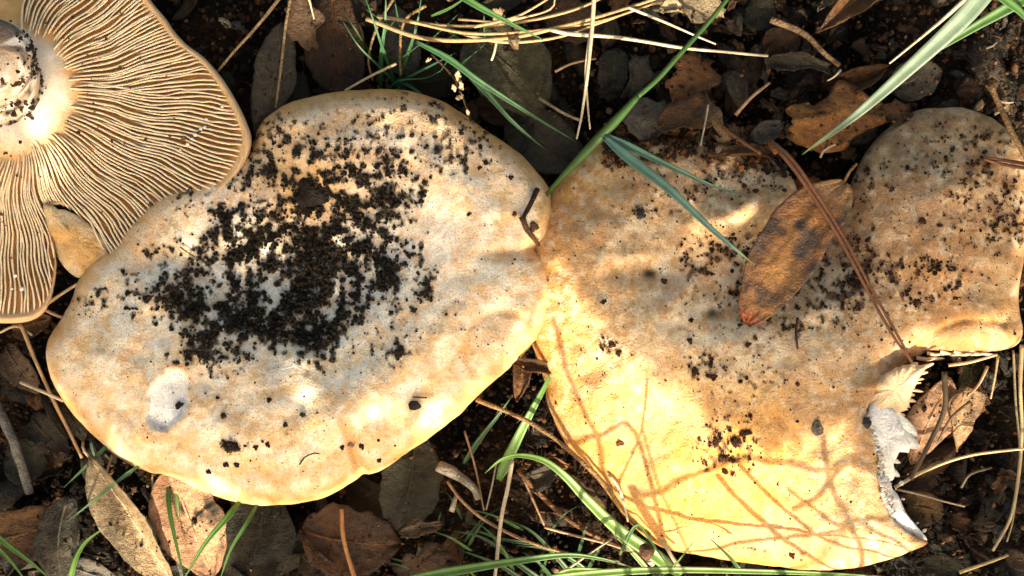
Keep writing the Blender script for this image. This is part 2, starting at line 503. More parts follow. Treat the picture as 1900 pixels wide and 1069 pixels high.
def build_cap(name, poly, hf, colf, parent, thick=0.35, drop=0.25):
    vs, fs, d, z, inn = cap_mesh(poly, hf)
    V = An(vs[:, 0], vs[:, 1], z)
    C = colf(vs[:, 0], vs[:, 1], d)
    # orient faces upward
    a, b, c = V[fs[0][0]], V[fs[0][1]], V[fs[0][2]]
    if np.cross(b - a, c - a)[2] < 0: fs = [f[::-1] for f in fs]
    zr = hf(poly[:, 0], poly[:, 1], np.zeros(len(poly)))
    # the rolled margin and the underside
    key = {(round(x, 2), round(y, 2)): i for i, (x, y) in enumerate(vs)}
    first = [key.get((round(x, 2), round(y, 2))) for x, y in poly]
    if any(q is None for q in first):
        dd = ((vs[:, None] - poly[None]) ** 2).sum(-1).argmin(0); first = dd.tolist()
    rings = [first]
    base = An(poly[:, 0], poly[:, 1], zr)
    cen = base.mean(0)
    iw = np.stack([inn[:, 0], -inn[:, 1], inn[:, 0] * 0], -1)
    nb = len(poly)
    extraV, extraC = [], []
    rimc = colf(poly[:, 0], poly[:, 1], np.zeros(nb))
    cnt = len(V)
    for off, dz in ((0.02, -0.10), (0.08, -0.2), (0.2, -0.3), (0.4, -0.28)):
        q = base + iw * off; q[:, 2] += dz
        extraV.append(q); extraC.append(rimc * 0.95); rings.append(list(range(cnt, cnt + nb))); cnt += nb
    for s, dz in ((0.25, -0.4), (0.6, -0.5)):
        q = base + iw * 0.4; q = q + (cen - q) * s; q[:, 2] = base[:, 2] + dz
        extraV.append(q); extraC.append(rimc * 0.8); rings.append(list(range(cnt, cnt + nb))); cnt += nb
    V = np.vstack([V] + extraV); C = np.vstack([C] + extraC)
    e0, e1 = rings[0][0], rings[0][1]
    # winding: top faces use edge (e0,e1) or (e1,e0)
    fwd = any((e0, e1) in ((f[0], f[1]), (f[1], f[2]), (f[2], f[0])) for f in fs)
    for r0, r1 in zip(rings[:-1], rings[1:]):
        for i in range(nb):
            j = (i + 1) % nb
            if fwd: fs.append([r0[j], r0[i], r1[i], r1[j]])
            else: fs.append([r0[i], r0[j], r1[j], r1[i]])
    V = np.vstack([V, [cen + np.array([0, 0, -0.5])]]); C = np.vstack([C, [C[-1]]])
    last = rings[-1]; k = len(V) - 1
    for i in range(nb):
        j = (i + 1) % nb
        fs.append([last[j], last[i], k] if fwd else [last[i], last[j], k])
    return mesh(name, V, fs, M_cap, parent=parent, col=C)

CREAM = np.array((0.80, 0.61, 0.36)); WHITE = np.array((0.85, 0.80, 0.68)); TAN = np.array((0.68, 0.40, 0.155)); ORANGE = np.array((0.62, 0.31, 0.08)); PINK = np.array((0.56, 0.36, 0.25)); UMBER = np.array((0.22, 0.12, 0.06))

def colA(x, y, d):
    n1 = fbm(x * 0.013, y * 0.02, 201); n2 = fbm(x * 0.035, y * 0.035, 211); n3 = fbm(x * 0.09, y * 0.09, 221)
    c = mix(CREAM, TAN, 0.75 * sm(0.48, 0.78, n1 * 0.55 + n2 * 0.45))
    c = mix(c, WHITE, 0.75 * sm(0.50, 0.68, fbm(x * 0.016 + 9, y * 0.022, 231) * 0.6 + n3 * 0.4))
    cen = gau(x, y, 560, 480, 190, 115, -10)
    c = mix(c, np.array((0.92, 0.88, 0.78)), np.clip(cen * 1.6, 0, 1) * (0.65 + 0.35 * n2))
    m1 = fbm(x * 0.075, y * 0.075, 271, 4); m2 = fbm(x * 0.2, y * 0.2, 281, 3)
    c = mix(c, TAN * 1.05, 0.55 * sm(0.50, 0.64, m1 * .7 + m2 * .3))
    c = mix(c, WHITE, 0.6 * sm(0.50, 0.38, m1 * .65 + m2 * .35))
    c = mix(c, PINK, 0.5 * sm(0.55, 0.75, fbm(x * 0.01, y * 0.014, 241)) * sm(520, 250, y))
    c = mix(c, PINK * 0.95, 0.55 * sm(480, 170, y) * (0.35 + 0.65 * n2))
    c = mix(c, TAN, 0.75 * np.exp(-(d / 34.0) ** 2) * (0.4 + n2))
    c = mix(c, ORANGE, 0.65 * np.exp(-(d / 16.0) ** 2) * sm(0.3, 0.6, n1))
    band = np.sin(d * 0.085 + 5 * fbm(x * .007, y * .007, 273)) * sm(10, 50, d) * sm(300, 180, d)
    c = mix(c, TAN, 0.38 * np.clip(band, 0, 1) * (0.3 + n3)); c = mix(c, WHITE, 0.35 * np.clip(-band, 0, 1))
    c = mix(c, (0.30, 0.20, 0.11), 0.55 * sm(.15, .8, densA(x, y)) * sm(.42, .62, fbm(x * .09, y * .09, 277)))
    c = mix(c, ORANGE, 0.6 * np.exp(-(dist(x, y, CREASE_A2, False) / 10) ** 2) * sm(740, 800, y))
    c = mix(c, ORANGE, 0.5 * np.exp(-(dist(x, y, CREASE_A3, False) / 7) ** 2))
    c = mix(c, TAN, 0.5 * np.exp(-(dist(x, y, CREASE_A, False) / 12) ** 2) * sm(800, 950, x))
    c = mix(c, ORANGE, 0.55 * gau(x, y, 800, 695, 13, 13) + 0.6 * gau(x, y, 950, 600, 40, 25) * n2 + 0.5 * gau(x, y, 620, 855, 40, 10, -20) * n2)
    c = mix(c, TAN, 0.6 * gau(x, y, 300, 465, 45, 14) + 0.8 * gau(x, y, 580, 360, 60, 40) + 0.4 * gau(x, y, 530, 320, 60, 40))
    pr = np.hypot(((x - 310) * 0.89 + (y - 745) * 0.45) / 36, ((x - 310) * -0.45 + (y - 745) * 0.89) / 58) + 0.5 * (fbm(x * .045, y * .045, 77) - .5)
    c = mix(c, (0.86, 0.86, 0.84), sm(1.06, 0.94, pr))
    c = mix(c, ORANGE, 0.35 * np.exp(-((pr - 1.2) / 0.12) ** 2))
    # small greenish-brown scars
    sp = sm(0.70, 0.78, fbm(x * 0.06, y * 0.06, 251)) * (0.4 + sm(120, 20, d))
    c = mix(c, (0.42, 0.27, 0.10), 0.55 * np.clip(sp, 0, 1))
    c = mix(c, (0.40, 0.24, 0.11), 0.45 * sm(0.5, 0.72, fbm(x * 0.05 + 3, y * 0.05, 261)) * sm(460, 330, y + 0.1 * x))
    c = mix(c, (0.022, 0.018, 0.012), 0.85 * soilmask(x, y, densA(x, y), 401))
    return c * (0.88 + 0.24 * n3)[..., None]

def colB(x, y, d):
    n1 = fbm(x * 0.012, y * 0.012, 301); n2 = fbm(x * 0.035, y * 0.035, 311); n3 = fbm(x * 0.09, y * 0.09, 321)
    c = mix(np.array((0.72, 0.49, 0.25)), np.array((0.62, 0.35, 0.13)), 0.8 * sm(0.42, 0.7, n1 * 0.5 + n2 * 0.5))
    cen = np.clip(gau(x, y, 1380, 520, 170, 90, 15) + gau(x, y, 1700, 400, 110, 120) * 0.8 + gau(x, y, 1380, 330, 90, 30) * 0.8 + gau(x, y, 1400, 640, 150, 70) * 0.6, 0, 1)
    c = mix(c, np.array((0.76, 0.64, 0.46)), cen * (0.35 + 0.6 * sm(0.35, 0.65, n2)))
    yel = sm(620, 860, y) * sm(1640, 1400, x)  # sunny side: the golden tone of the sunlight is put into the pigment
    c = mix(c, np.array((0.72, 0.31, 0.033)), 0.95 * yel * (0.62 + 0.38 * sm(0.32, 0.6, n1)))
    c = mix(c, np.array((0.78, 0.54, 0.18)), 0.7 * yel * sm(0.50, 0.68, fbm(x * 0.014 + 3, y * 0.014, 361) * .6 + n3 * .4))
    c = mix(c, np.array((0.60, 0.27, 0.06)), 0.6 * gau(x, y, 1020, 560, 50, 160))
    c = mix(c, ORANGE, 0.8 * np.exp(-(d / 95.0) ** 2) * (0.4 + n2) * sm(1500, 1100, x))
    edge = np.exp(-(dist(x, y, FRAC, False) / 70) ** 2)
    c = mix(c, np.array((0.50, 0.23, 0.06)), 0.75 * edge * sm(0.3, 0.6, n2) * sm(930, 780, y))
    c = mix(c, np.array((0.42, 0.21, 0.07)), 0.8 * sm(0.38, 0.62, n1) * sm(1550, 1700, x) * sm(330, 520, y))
    c = mix(c, np.array((0.42, 0.27, 0.17)), 0.45 * sm(0.5, 0.7, fbm(x * 0.01, y * 0.01, 341)))
    m1 = fbm(x * 0.075, y * 0.075, 371, 4); m2 = fbm(x * 0.2, y * 0.2, 381, 3)
    c = mix(c, np.array((0.50, 0.27, 0.09)), 0.6 * sm(0.50, 0.62, m1 * .7 + m2 * .3) * (1 - .6 * yel))
    c = mix(c, np.array((0.80, 0.70, 0.52)), 0.5 * sm(0.48, 0.36, m1 * .65 + m2 * .35) * (1 - .8 * yel))
    c = c * (1 - 0.28 * sm(1480, 1680, x) * (1 - yel))[..., None]  # shade on the far lobe put into the pigment as a darker tone
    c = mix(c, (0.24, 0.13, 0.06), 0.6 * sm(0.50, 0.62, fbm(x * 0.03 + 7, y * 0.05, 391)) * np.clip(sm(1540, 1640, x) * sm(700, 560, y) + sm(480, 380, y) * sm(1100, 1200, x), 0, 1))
    c = mix(c, UMBER * 0.5, 0.85 * soilmask(x, y, densB(x, y), 501))
    c = mix(c, UMBER * 1.5, 0.5 * sm(0.52, 0.7, fbm(x * 0.045, y * 0.045, 351)) * sm(700, 420, y))
    c = mix(c, UMBER * 0.4, gau(x, y, 1205, 508, 9, 7) + gau(x, y, 1322, 582, 9, 7))
    c = mix(c, ORANGE, 0.6 * np.exp(-(dist(x, y, CREASE_B, False) / 8) ** 2) + 0.5 * gau(x, y, 1140, 735, 16, 8, -20) + .5 * gau(x, y, 1115, 430, 12, 12))
    return c * (0.84 + 0.32 * n3)[..., None]

SOIL_MAP = '''
000000003122356221225644435215
000000022145445433753555615530
000010321032212458953233733110
000001210020235588946564886210
001001203424136268736584552100
000010002776135433555586263100
000100104875684777886335542010
000001015265876567674664632210
002431064368834389998656424210
000220542365568679999545755311
230222564153534699985673884121
232446523256624389985533753341
358887774224741899965455332561
211269857778854999735762342000
010113874458898998457432212000
000103645666657684776211110100
001100675344357768872001013000
000001563445323124731002045000
000033364135510012520000030000
000100211101000000100200000000
'''.split()
SG = np.zeros((22, 32)); SG[1:-1, 1:-1] = np.array([[int(q) for q in r] for r in SOIL_MAP]) / 9.0
def soilgrid(x, y):
    u = np.clip((np.asarray(x, float) - 220) / 20 + 0.5, 0, 30.999); v = np.clip((np.asarray(y, float) - 300) / 20 + 0.5, 0, 20.999)
    i = u.astype(int); j = v.astype(int); fu = u - i; fv = v - j
    return (SG[j, i] * (1 - fu) + SG[j, i + 1] * fu) * (1 - fv) + (SG[j + 1, i] * (1 - fu) + SG[j + 1, i + 1] * fu) * fv

def soilmask(x, y, d, seed):
    n = fbm(x * 0.11, y * 0.11, seed + 9, 4)
    u = sm(0.26, 0.74, n)
    return sm(d * 0.9 + 0.05, d * 0.9 - 0.07, u) * sm(0.03, 0.12, d)

def densA(x, y):
    d = soilgrid(x, y) * 1.12
    e = 0
    for cx, cy, sx, sy, rot, a in ((520, 262, 45, 34, 0, .17), (640, 250, 110, 40, 0, .10), (820, 225, 90, 30, 25, .15), (770, 285, 110, 26, 12, .13), (440, 300, 40, 16, -35, .45), (560, 285, 40, 14, 0, .3), (700, 290, 80, 14, 0, .18), (160, 565, 35, 14, -20, 0.3),
                                   (430, 828, 13, 8, 0, 0.8), (845, 300, 20, 10, 0, .4), (850, 255, 30, 8, 0, .4), (240, 540, 40, 14, 0, .2), (900, 545, 90, 40, 0, .05), (700, 620, 120, 50, 0, .10), (500, 800, 120, 50, 0, .05), (400, 700, 80, 30, 0, .07)):
        e = e + a * gau(x, y, cx, cy, sx, sy, rot)
    return np.clip(np.maximum(d, e), 0, 1)

def densB(x, y):
    d = 0
    for cx, cy, sx, sy, rot, a in ((1340, 310, 110, 32, 5, 0.42), (1270, 360, 60, 30, 0, 0.4), (1385, 455, 70, 18, -20, 0.8), (1300, 470, 30, 25, 0, 0.5), (1420, 500, 50, 40, 0, 0.5), (1460, 590, 70, 30, 0, 0.4),
                                   (1340, 560, 60, 30, 0, 0.35), (1620, 520, 60, 25, 20, 0.8), (1725, 500, 50, 11, 5, 1.2), (1740, 545, 40, 12, -10, 0.8), (1590, 480, 25, 40, 0, 0.8), (1840, 330, 35, 40, 0, 0.9), (1870, 420, 30, 25, 0, 1.0),
                                   (1790, 245, 45, 14, 10, 0.7), (1720, 290, 50, 30, 0, 0.3), (1610, 330, 18, 30, 20, 0.8), (1350, 830, 32, 32, 0, 1.15), (1300, 690, 30, 20, 20, 0.7), (1390, 700, 60, 40, 0, 0.25), (1130, 640, 12, 10, 0, 0.8),
                                   (1190, 398, 12, 10, 0, 1.0), (1400, 1020, 30, 8, 15, 0.35), (1480, 1030, 12, 7, 0, 0.7), (1310, 865, 14, 8, 0, 0.7), (1780, 400, 90, 60, 0, 0.25), (1650, 620, 40, 30, 0, 0.2), (1545, 545, 40, 30, 0, 0.7)):
        d = d + a * gau(x, y, cx, cy, sx, sy, rot)
    return np.clip(d * 0.52, 0, 1)

def scatter(poly, dens, hf, n, seed, c1, c2, szhi=5.2, base=0.02):
    lo = poly.min(0); hi = poly.max(0)
    x = rng.uniform(lo[0], hi[0], n); y = rng.uniform(lo[1], hi[1], n)
    k = inside(x, y, poly); x, y = x[k], y[k]
    d = dens(x, y); m = soilmask(x, y, d, seed)
    cl = sm(0.4, 0.65, fbm(x * 0.05, y * 0.05, seed + 31, 3))
    p = (0.36 + 0.25 * (d > .6)) * m + 0.12 * d * (0.4 + cl) + base * 0.6 * (0.25 + 1.2 * cl)
    k = rng.uniform(0, 1, len(x)) < p
    x, y, d, m = x[k], y[k], d[k], m[k]
    keep = dist(x, y, poly) > 3
    x, y, d, m = x[keep], y[keep], d[keep], m[keep]
    s = rng.lognormal(-0.15, 0.62, len(x)) * (0.7 + 0.65 * m + 0.55 * d)
    s = np.clip(s, 0.4, szhi)
    heap = m * np.clip(d, 0, 1) * rng.uniform(0, 0.12, len(x))
    z = hf(x, y) + PX(s) * rng.uniform(0.1, 0.7, len(x)) + heap
    col = mix(c1, c2, rng.uniform(0, 1, len(x)) ** 2.5)
    return An(x, y, z), PX(s), col

# cap with soil, seen from above
sA = thing('mushroom', A(600, 560, 0.0))
tag(sA, 'broad cream milk cap with dark soil in its hollow and a white pit', 'mushroom')
build_cap('cap', PA, hA, colA, sA)
tube('stem', [A(640, 800, -0.2), A(645, 760, 1.0), A(640, 720, 2.1)], 1.15, 1.3, M_cap, (0.25, 0.15, 0.08), parent=sA, sides=20, wob=0.12)
pos, rad, col = scatter(PA, densA, hA, 230000, 401, (0.009, 0.0088, 0.0065), (0.042, 0.027, 0.014))
o = crumbs('soil_crumbs', pos, rad, col, M_soil)
tag(o, 'black soil crumbs heaped and sprinkled over the broad cream cap', 'soil', kind='stuff')

sB = thing('mushroom', A(1400, 650, 0.0))
tag(sB, 'orange-yellow milk cap in the sun, its margin torn open showing white flesh', 'mushroom')
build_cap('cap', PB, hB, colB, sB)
tube('stem', [A(1400, 640, -0.2), A(1400, 640, 0.8), A(1400, 640, 1.6)], 1.2, 1.4, M_cap, (0.45, 0.27, 0.12), parent=sB, sides=20, wob=0.1)
pos, rad, col = scatter(PB, densB, hB, 140000, 501, (0.014, 0.010, 0.008), (0.10, 0.04, 0.015), base=0.085)
o = crumbs('soil_crumbs', pos, rad, col, M_soil)
tag(o, 'brown soil specks scattered over the torn orange-yellow cap', 'soil', kind='stuff')

# torn flesh and broken gills of the sunlit cap
def lump(name, poly, zt, zb, mat, col, parent, seed=0, rag=3.0, tip=0.0):
    """a solid torn piece: a ragged outline (photo points) between two heights, its top rounded and rough"""
    p = resample(spline(poly, 6, True), 4.0, True)
    s = np.arange(len(p))
    c0 = p.mean(0)
    d = p - c0
    p = c0 + d * (1 + rag / 100 * 4 * (vnoise(s * 0.6, s * 0 + seed, seed) - 0.5))[:, None]
    n = len(p)
    V = []; rings = []
    for k, (sc_, zz) in enumerate(((1.0, zb), (1.0, zb * 0.5 + zt * 0.5), (0.97, zt - 0.05), (0.85, zt), (0.6, zt + 0.04), (0.3, zt + 0.05))):
        q = c0 + (p - c0) * sc_
        z = zz + (fbm(q[:, 0] * 0.08, q[:, 1] * 0.08, seed + 3) - 0.5) * (0.13 if k > 1 else 0.0)
        V.append(An(q[:, 0], q[:, 1], z))
    V = np.vstack(V)
    f = grid_faces(6, n, True).tolist()
    V = np.vstack([V, [A(c0[0], c0[1], zt + 0.05)]])
    k = len(V) - 1
    f += [[5 * n + i, 5 * n + (i + 1) % n, k] for i in range(n)]
    f.append(list(range(n))[::-1])
    nn = fbm(V[:, 0] * 3, V[:, 1] * 3, seed + 8)
    return mesh(name, V, f, mat, parent=parent, col=np.asarray(col)[None] * (0.9 + 0.2 * nn)[:, None], smooth=True)

FL = (0.88, 0.87, 0.82)
lump('flesh', [(1608, 760), (1630, 742), (1652, 752), (1668, 775), (1680, 800), (1688, 835), (1668, 842), (1658, 862), (1662, 884), (1646, 888), (1634, 860), (1618, 820)], 2.45, 1.7, M_flesh, FL, sB, 3, 4)
lump('flesh', [(1628, 850), (1646, 872), (1652, 900), (1670, 925), (1680, 950), (1700, 975), (1724, 1006), (1695, 1000), (1660, 975), (1640, 940), (1630, 895)], 2.15, 1.3, M_flesh, (0.80, 0.80, 0.78), sB, 4, 3)
lump('flesh', [(1622, 706), (1650, 688), (1690, 674), (1716, 682), (1706, 702), (1697, 722), (1690, 742), (1680, 762), (1655, 772), (1622, 772), (1606, 745)], 2.4, 1.7, M_gill, (0.62, 0.46, 0.28), sB, 5, 3)
def shard(name, a, b, w, zt, mat, col, parent):
    """a broken gill plate: a thin standing wedge from photo point a to its tip b"""
    a = np.array(a, float); b = np.array(b, float)
    b = a + (b - a) * random.uniform(.78, 1.12) + np.array([0, random.uniform(-4, 4)]); w = w * random.uniform(.7, 1.2)
    t = (b - a) / np.linalg.norm(b - a); s = np.array([-t[1], t[0]])
    V = []
    prof = [(0, 1), (0.35, 0.95), (0.7, 0.75), (0.9, 0.4), (1.0, 0.08)]
    for u, ww in prof:
        q = a + (b - a) * u
        for k, dz in ((-1, 0), (0, 0.06), (1, 0)):
            r = q + s * k * w * ww * 0.5 + s * 2.0 * math.sin(u * 5)
            V.append(A(r[0], r[1], zt - 0.28 * u + dz))
        for k in (1, -1):
            r = q + s * k * w * ww * 0.5
            V.append(A(r[0], r[1], zt - 0.5 - 0.2 * u))
    f = grid_faces(5, 5, True).tolist() + [[0, 1, 2, 3, 4], [24, 23, 22, 21, 20]]
    V = np.array(V)
    c = np.asarray(col)[None] * (0.8 + 0.4 * vnoise(V[:, 0] * 4, V[:, 1] * 4, 5))[:, None]
    return mesh(name, V, f, mat, parent=parent, col=c)
GC = (0.62, 0.47, 0.30)
for a, b, w in (((1668, 690), (1738, 678), 12), ((1664, 694), (1730, 692), 12), ((1660, 700), (1722, 706), 11), ((1656, 706), (1712, 716), 11), ((1652, 712), (1716, 727), 11), ((1650, 720), (1702, 736), 11),
                ((1648, 727), (1700, 748), 11), ((1645, 734), (1695, 758), 11), ((1642, 742), (1690, 768), 11), ((1636, 750), (1678, 775), 11),
                ((1700, 664), (1752, 668), 10), ((1720, 655), (1772, 664), 10), ((1745, 652), (1796, 662), 10), ((1770, 652), (1822, 661), 9), ((1800, 650), (1846, 659), 9)):
    a = (b[0] + (a[0] - b[0]) * .62, b[1] + (a[1] - b[1]) * .62) if a[0] < 1690 else a
    shard('gill', a, b, w * (.75 if a[0] < 1720 and b[1] > 670 else .8), 2.38 if b[0] < 1745 else 1.75, M_gill, GC, sB)
fc = resample(FRAC[5:-1], 2.0); nfc = 1100
qi = rng.integers(0, len(fc), nfc); qx = fc[qi, 0] + rng.exponential(6, nfc) * (rng.uniform(0, 1, nfc) < .92) - rng.uniform(0, 6, nfc); qy = fc[qi, 1] + rng.normal(0, 5, nfc)
qz = 2.5 - np.clip((qx - fc[qi, 0]) / 60, 0, .5) - .5 * sm(900, 1000, qy)
pf = An(qx, qy, qz)
fo = crumbs('flesh_crumbs', pf, np.clip(rng.lognormal(-3.9, .55, nfc), .008, .06), mix((.88, .87, .82), (.62, .45, .25), rng.uniform(0, 1, nfc) ** 3), M_flesh)
fo.parent = sB; fo.location = np.array(fo.location) - np.array(ORG[sB.name]); fo['kind'] = 'stuff'
for a, b, w in (((1655, 770), (1702, 812), 26), ((1660, 800), (1704, 834), 24), ((1652, 820), (1694, 842), 20), ((1640, 845), (1676, 864), 16), ((1638, 858), (1668, 884), 16)):
    shard('flesh', a, b, w, 2.3, M_flesh, (0.82, 0.81, 0.75), sB)

# ------------------------------------------------------------------ overturned mushroom with its gills up
OUT_C = [(235, -60), (262, -25), (285, 8), (308, 35), (325, 60), (348, 84), (380, 108), (412, 145), (440, 190), (458, 228), (467, 262), (455, 305), (425, 345), (380, 385),
         (330, 425), (270, 470), (225, 497), (200, 470), (170, 430), (128, 385), (98, 385), (92, 410), (104, 470), (105, 500), (98, 545), (82, 580), (55, 596), (15, 600), (-30, 598), (-80, 590), (-140, 560), (-180, 500),
         (-220, 400), (-250, 300), (-260, 150), (-240, 0), (-180, -80), (-60, -130), (60, -120), (160, -100)]
CC = np.array((18.0, 165.0))
PC = resample(spline(OUT_C, 10, True), 5.0, True)
sC = thing('mushroom', A(20, 165, 0.3))
tag(sC, 'overturned milk cap with tan gills fanning from a dirty white stem', 'mushroom')
def zC(r, phi, rmax):
    t = np.clip(r / 430.0, 0, 1.3)
    return 2.35 - 0.55 * sm(0.1, 0.7, t) + 0.35 * t ** 2 - 0.0 * phi
def rayC(phi):
    """distance from the gill centre to the outline along a direction (photo pixels)"""
    dx, dy = math.cos(phi), math.sin(phi)
    p = PC - CC; q = np.roll(p, -1, 0)
    best = 1e9
    for (x1, y1), (x2, y2) in zip(p, q):
        ex, ey = x2 - x1, y2 - y1
        den = dx * ey - dy * ex
        if abs(den) < 1e-9: continue
        t = (x1 * ey - y1 * ex) / den; s = (x1 * dy - y1 * dx) / den
        if 0 <= s <= 1 and t > 0: best = min(best, t)
    return best
NP = 360
phis = np.linspace(0, 2 * math.pi, NP, endpoint=False)
rmx = np.array([rayC(p) for p in phis])
rr = np.concatenate([np.linspace(0, 0.93, 26), [0.955, 0.975, 0.99, 1.0]])
V = []; C = []
for t in rr:
    r = rmx * t
    x = CC[0] + np.cos(phis) * r; y = CC[1] + np.sin(phis) * r
    rim = sm(0.93, 0.985, t) - 1.2 * sm(0.985, 1.0, t)
    z = zC(r, phis, rmx) - 0.20 * sm(90, 150, r) + rim * 0.20
    V.append(An(x, y, z))
    nn = fbm(x * 0.03, y * 0.03, 61)
    c = mix((0.72, 0.43, 0.17), (0.62, 0.34, 0.11), nn)
    disc = sm(135, 85, r + 40 * (nn - 0.5))
    c = mix(c, (0.74, 0.67, 0.56), disc)
    c = mix(c, (0.52, 0.34, 0.17), disc * 0.6 * sm(0.5, 0.7, fbm(x * 0.02, y * 0.03, 66)))
    c = mix(c, (0.60, 0.42, 0.24), np.full(NP, sm(0.95, 0.98, t)))
    C.append(c)
n1 = len(rr)
# outer side and the cap skin underneath
for sc_, dz in ((1.0, -0.25), (0.97, -0.5), (0.85, -0.85), (0.5, -1.2), (0.05, -1.25)):
    r = rmx * sc_
    x = CC[0] + np.cos(phis) * r; y = CC[1] + np.sin(phis) * r
    V.append(An(x, y, zC(rmx, phis, rmx) + dz)); C.append(np.tile((0.55, 0.35, 0.17), (NP, 1)))
f = grid_faces(n1 + 5, NP, True)[:, ::-1]
mesh('cap', np.vstack(V), f, M_gill, parent=sC, col=np.vstack(C))
def gill(phi, r0, th, seed):
    rm = np.interp(phi % (2 * math.pi), np.append(phis, 2 * math.pi), np.append(rmx, rmx[0]))
    r1 = rm * 0.975
    if r1 - r0 < 40: return
    n = max(8, int((r1 - r0) / 13))
    t = np.linspace(0, 1, n); r = r0 + (r1 - r0) * t
    w = 0.06 * np.sin(r * 0.024 + 1.0 + phi * 1.2) * sm(330, 140, r) + 0.006 * np.sin(r * 0.05 + phi * 3) + 0.014 * (vnoise(r * 0.045, r * 0 + seed * 3.3, 71) - 0.5)
    ph = phi + w + 0.10 * sm(260, 110, r) * math.sin(phi * 2.3)
    x = CC[0] + np.cos(ph) * r; y = CC[1] + np.sin(ph) * r
    zt = zC(r, phi, rm) + 0.03 * (vnoise(r * 0.05, r * 0 + seed, 73) - 0.5)
    zt = zt - 0.2 * sm(0.15, 0.0, t) - 0.12 * sm(0.93, 1.0, t)
    nx = -np.sin(ph); ny = np.cos(ph)
    hw = th * (0.8 + 0.4 * vnoise(r * 0.05, r * 0 + seed * 5, 75))
    V = []
    for off, dz in ((-1.25, -0.27), (-1.0, -0.07), (-0.55, 0.0), (0.55, 0.0), (1.0, -0.07), (1.25, -0.27)):
        V.append(An(x + nx * hw * off, y + ny * hw * off, zt + dz))
    V = np.stack(V, 1).reshape(-1, 3)
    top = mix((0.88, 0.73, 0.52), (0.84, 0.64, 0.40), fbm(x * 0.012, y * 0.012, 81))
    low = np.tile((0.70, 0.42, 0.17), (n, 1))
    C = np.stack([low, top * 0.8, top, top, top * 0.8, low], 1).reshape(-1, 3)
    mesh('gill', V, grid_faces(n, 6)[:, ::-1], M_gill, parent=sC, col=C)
NG = 142
cnt = 0
for i in range(NG):
    phi = (i + random.uniform(-0.15, 0.15)) / NG * 2 * math.pi
    d = math.degrees(phi)
    if not (d < 112 or d > 285): continue      # only the part that reaches the picture
    gill(phi, 96 + random.uniform(-14, 26), 2.15, i); cnt += 1
    p2 = phi + math.pi / NG
    gill(p2, random.choice([140, 165, 200, 240]) + random.uniform(-12, 12), 2.0, i + 500); cnt += 1
# the stem, leaning towards the camera
st = [A(14, 180, 1.9), A(8, 155, 2.5), A(0, 120, 3.2), A(-6, 88, 3.8)]
P = resample(spline(st, 10), 0.1); n = len(P); sides = 30
V = []; C = []
for i, q in enumerate(P):
    t = i / (n - 1)
    rad = 0.86 + 0.85 * (1 - sm(0, 0.3, t)) ** 1.6 - 0.16 * t - 0.2 * sm(0.93, 1.0, t)
    for k in range(sides):
        a = k / sides * 2 * math.pi
        nn = float(fbm(np.array([t * 7 + 3]), np.array([math.sin(a) * 2 + math.cos(a) * 1.3]), 91)[0])
        r = rad * (1 + 0.2 * (nn - 0.5))
        V.append((q[0] + r * math.cos(a), q[1] + r * math.sin(a), q[2] + (0 if t < 0.97 else 0.15 * (nn - 0.5))))
V = np.array(V)
a_ = np.tile(np.arange(sides) / sides * 2 * math.pi, n); t_ = np.repeat(np.linspace(0, 1, n), sides)
nn = fbm(t_ * 9, np.sin(a_) * 3 + 4 * np.cos(a_), 95)
c = mix((0.88, 0.85, 0.79), (0.48, 0.32, 0.16), 0.7 * sm(0.42, 0.58, nn))
c = mix(c, (0.05, 0.03, 0.018), 0.9 * sm(0.51, 0.56, fbm(t_ * 12 + 5, np.sin(a_) * 3.5 + 2 * np.cos(a_), 97) + 0.10 * np.sin(a_)))
f = grid_faces(n, sides, True).tolist(); V = np.vstack([V, [P[-1] + np.array([0, 0, 0.08])]]); c = np.vstack([c, [(0.3, 0.2, 0.12)]])
f += [[(n - 1) * sides + i, (n - 1) * sides + (i + 1) % sides, n * sides] for i in range(sides)]
mesh('stem', V, f, M_flesh, parent=sC, col=c)
# earth clinging to the stem and its base
ii = rng.integers(0, len(V) - 1, 2600)
pp = V[ii] + rng.normal(0, .035, (len(ii), 3)); tt = np.clip(ii / len(V), 0, 1)
kk = rng.uniform(0, 1, len(ii)) < 0.75 * sm(0.49, 0.58, fbm(pp[:, 0] * 1.6 + pp[:, 2], pp[:, 1] * 1.6 + pp[:, 2], 99, 3) + .05 * sm(.5, 1, tt)) + .03
o = crumbs('soil_crumbs', pp[kk], np.clip(rng.lognormal(-3.8, .6, kk.sum()), .008, .07), mix((0.02, .014, .01), (.09, .045, .02), rng.uniform(0, 1, kk.sum()) ** 2), M_soil)
tag(o, 'dark earth clinging to the white stem of the overturned mushroom', 'soil', kind='stuff')
# torn flap of the cap margin beside the notch
def flap(name, poly, z0, z1, mat, c1, c2, parent=None, bulge=0.15):
    p = resample(spline(poly, 8, True), 5.0, True)
    lo, hi = p[:, 1].min(), p[:, 1].max()
    c0 = p.mean(0); rings = np.linspace(0, 1, 9)
    V = []; C = []
    for t in rings[::-1]:
        q = c0 + (p - c0) * t
        z = z0 + (z1 - z0) * (q[:, 1] - lo) / (hi - lo) + bulge * (1 - t * t) + (fbm(q[:, 0] * 0.04, q[:, 1] * 0.04, 3) - 0.5) * 0.2
        V.append(An(q[:, 0], q[:, 1], z)); C.append(mix(c1, c2, sm(0.35, 0.65, fbm(q[:, 0] * 0.03, q[:, 1] * 0.03, 7))))
    return mesh(name, np.vstack(V), grid_faces(9, len(p), True), mat, parent=parent, col=np.vstack(C), solid=0.15)
flap('torn_flap', [(84, 380), (105, 388), (135, 398), (170, 425), (200, 455), (222, 492), (185, 505), (148, 512), (120, 490), (104, 455), (92, 415)], 1.95, 1.7, M_cap, (0.66, 0.52, 0.32), (0.58, 0.34, 0.12), sC)

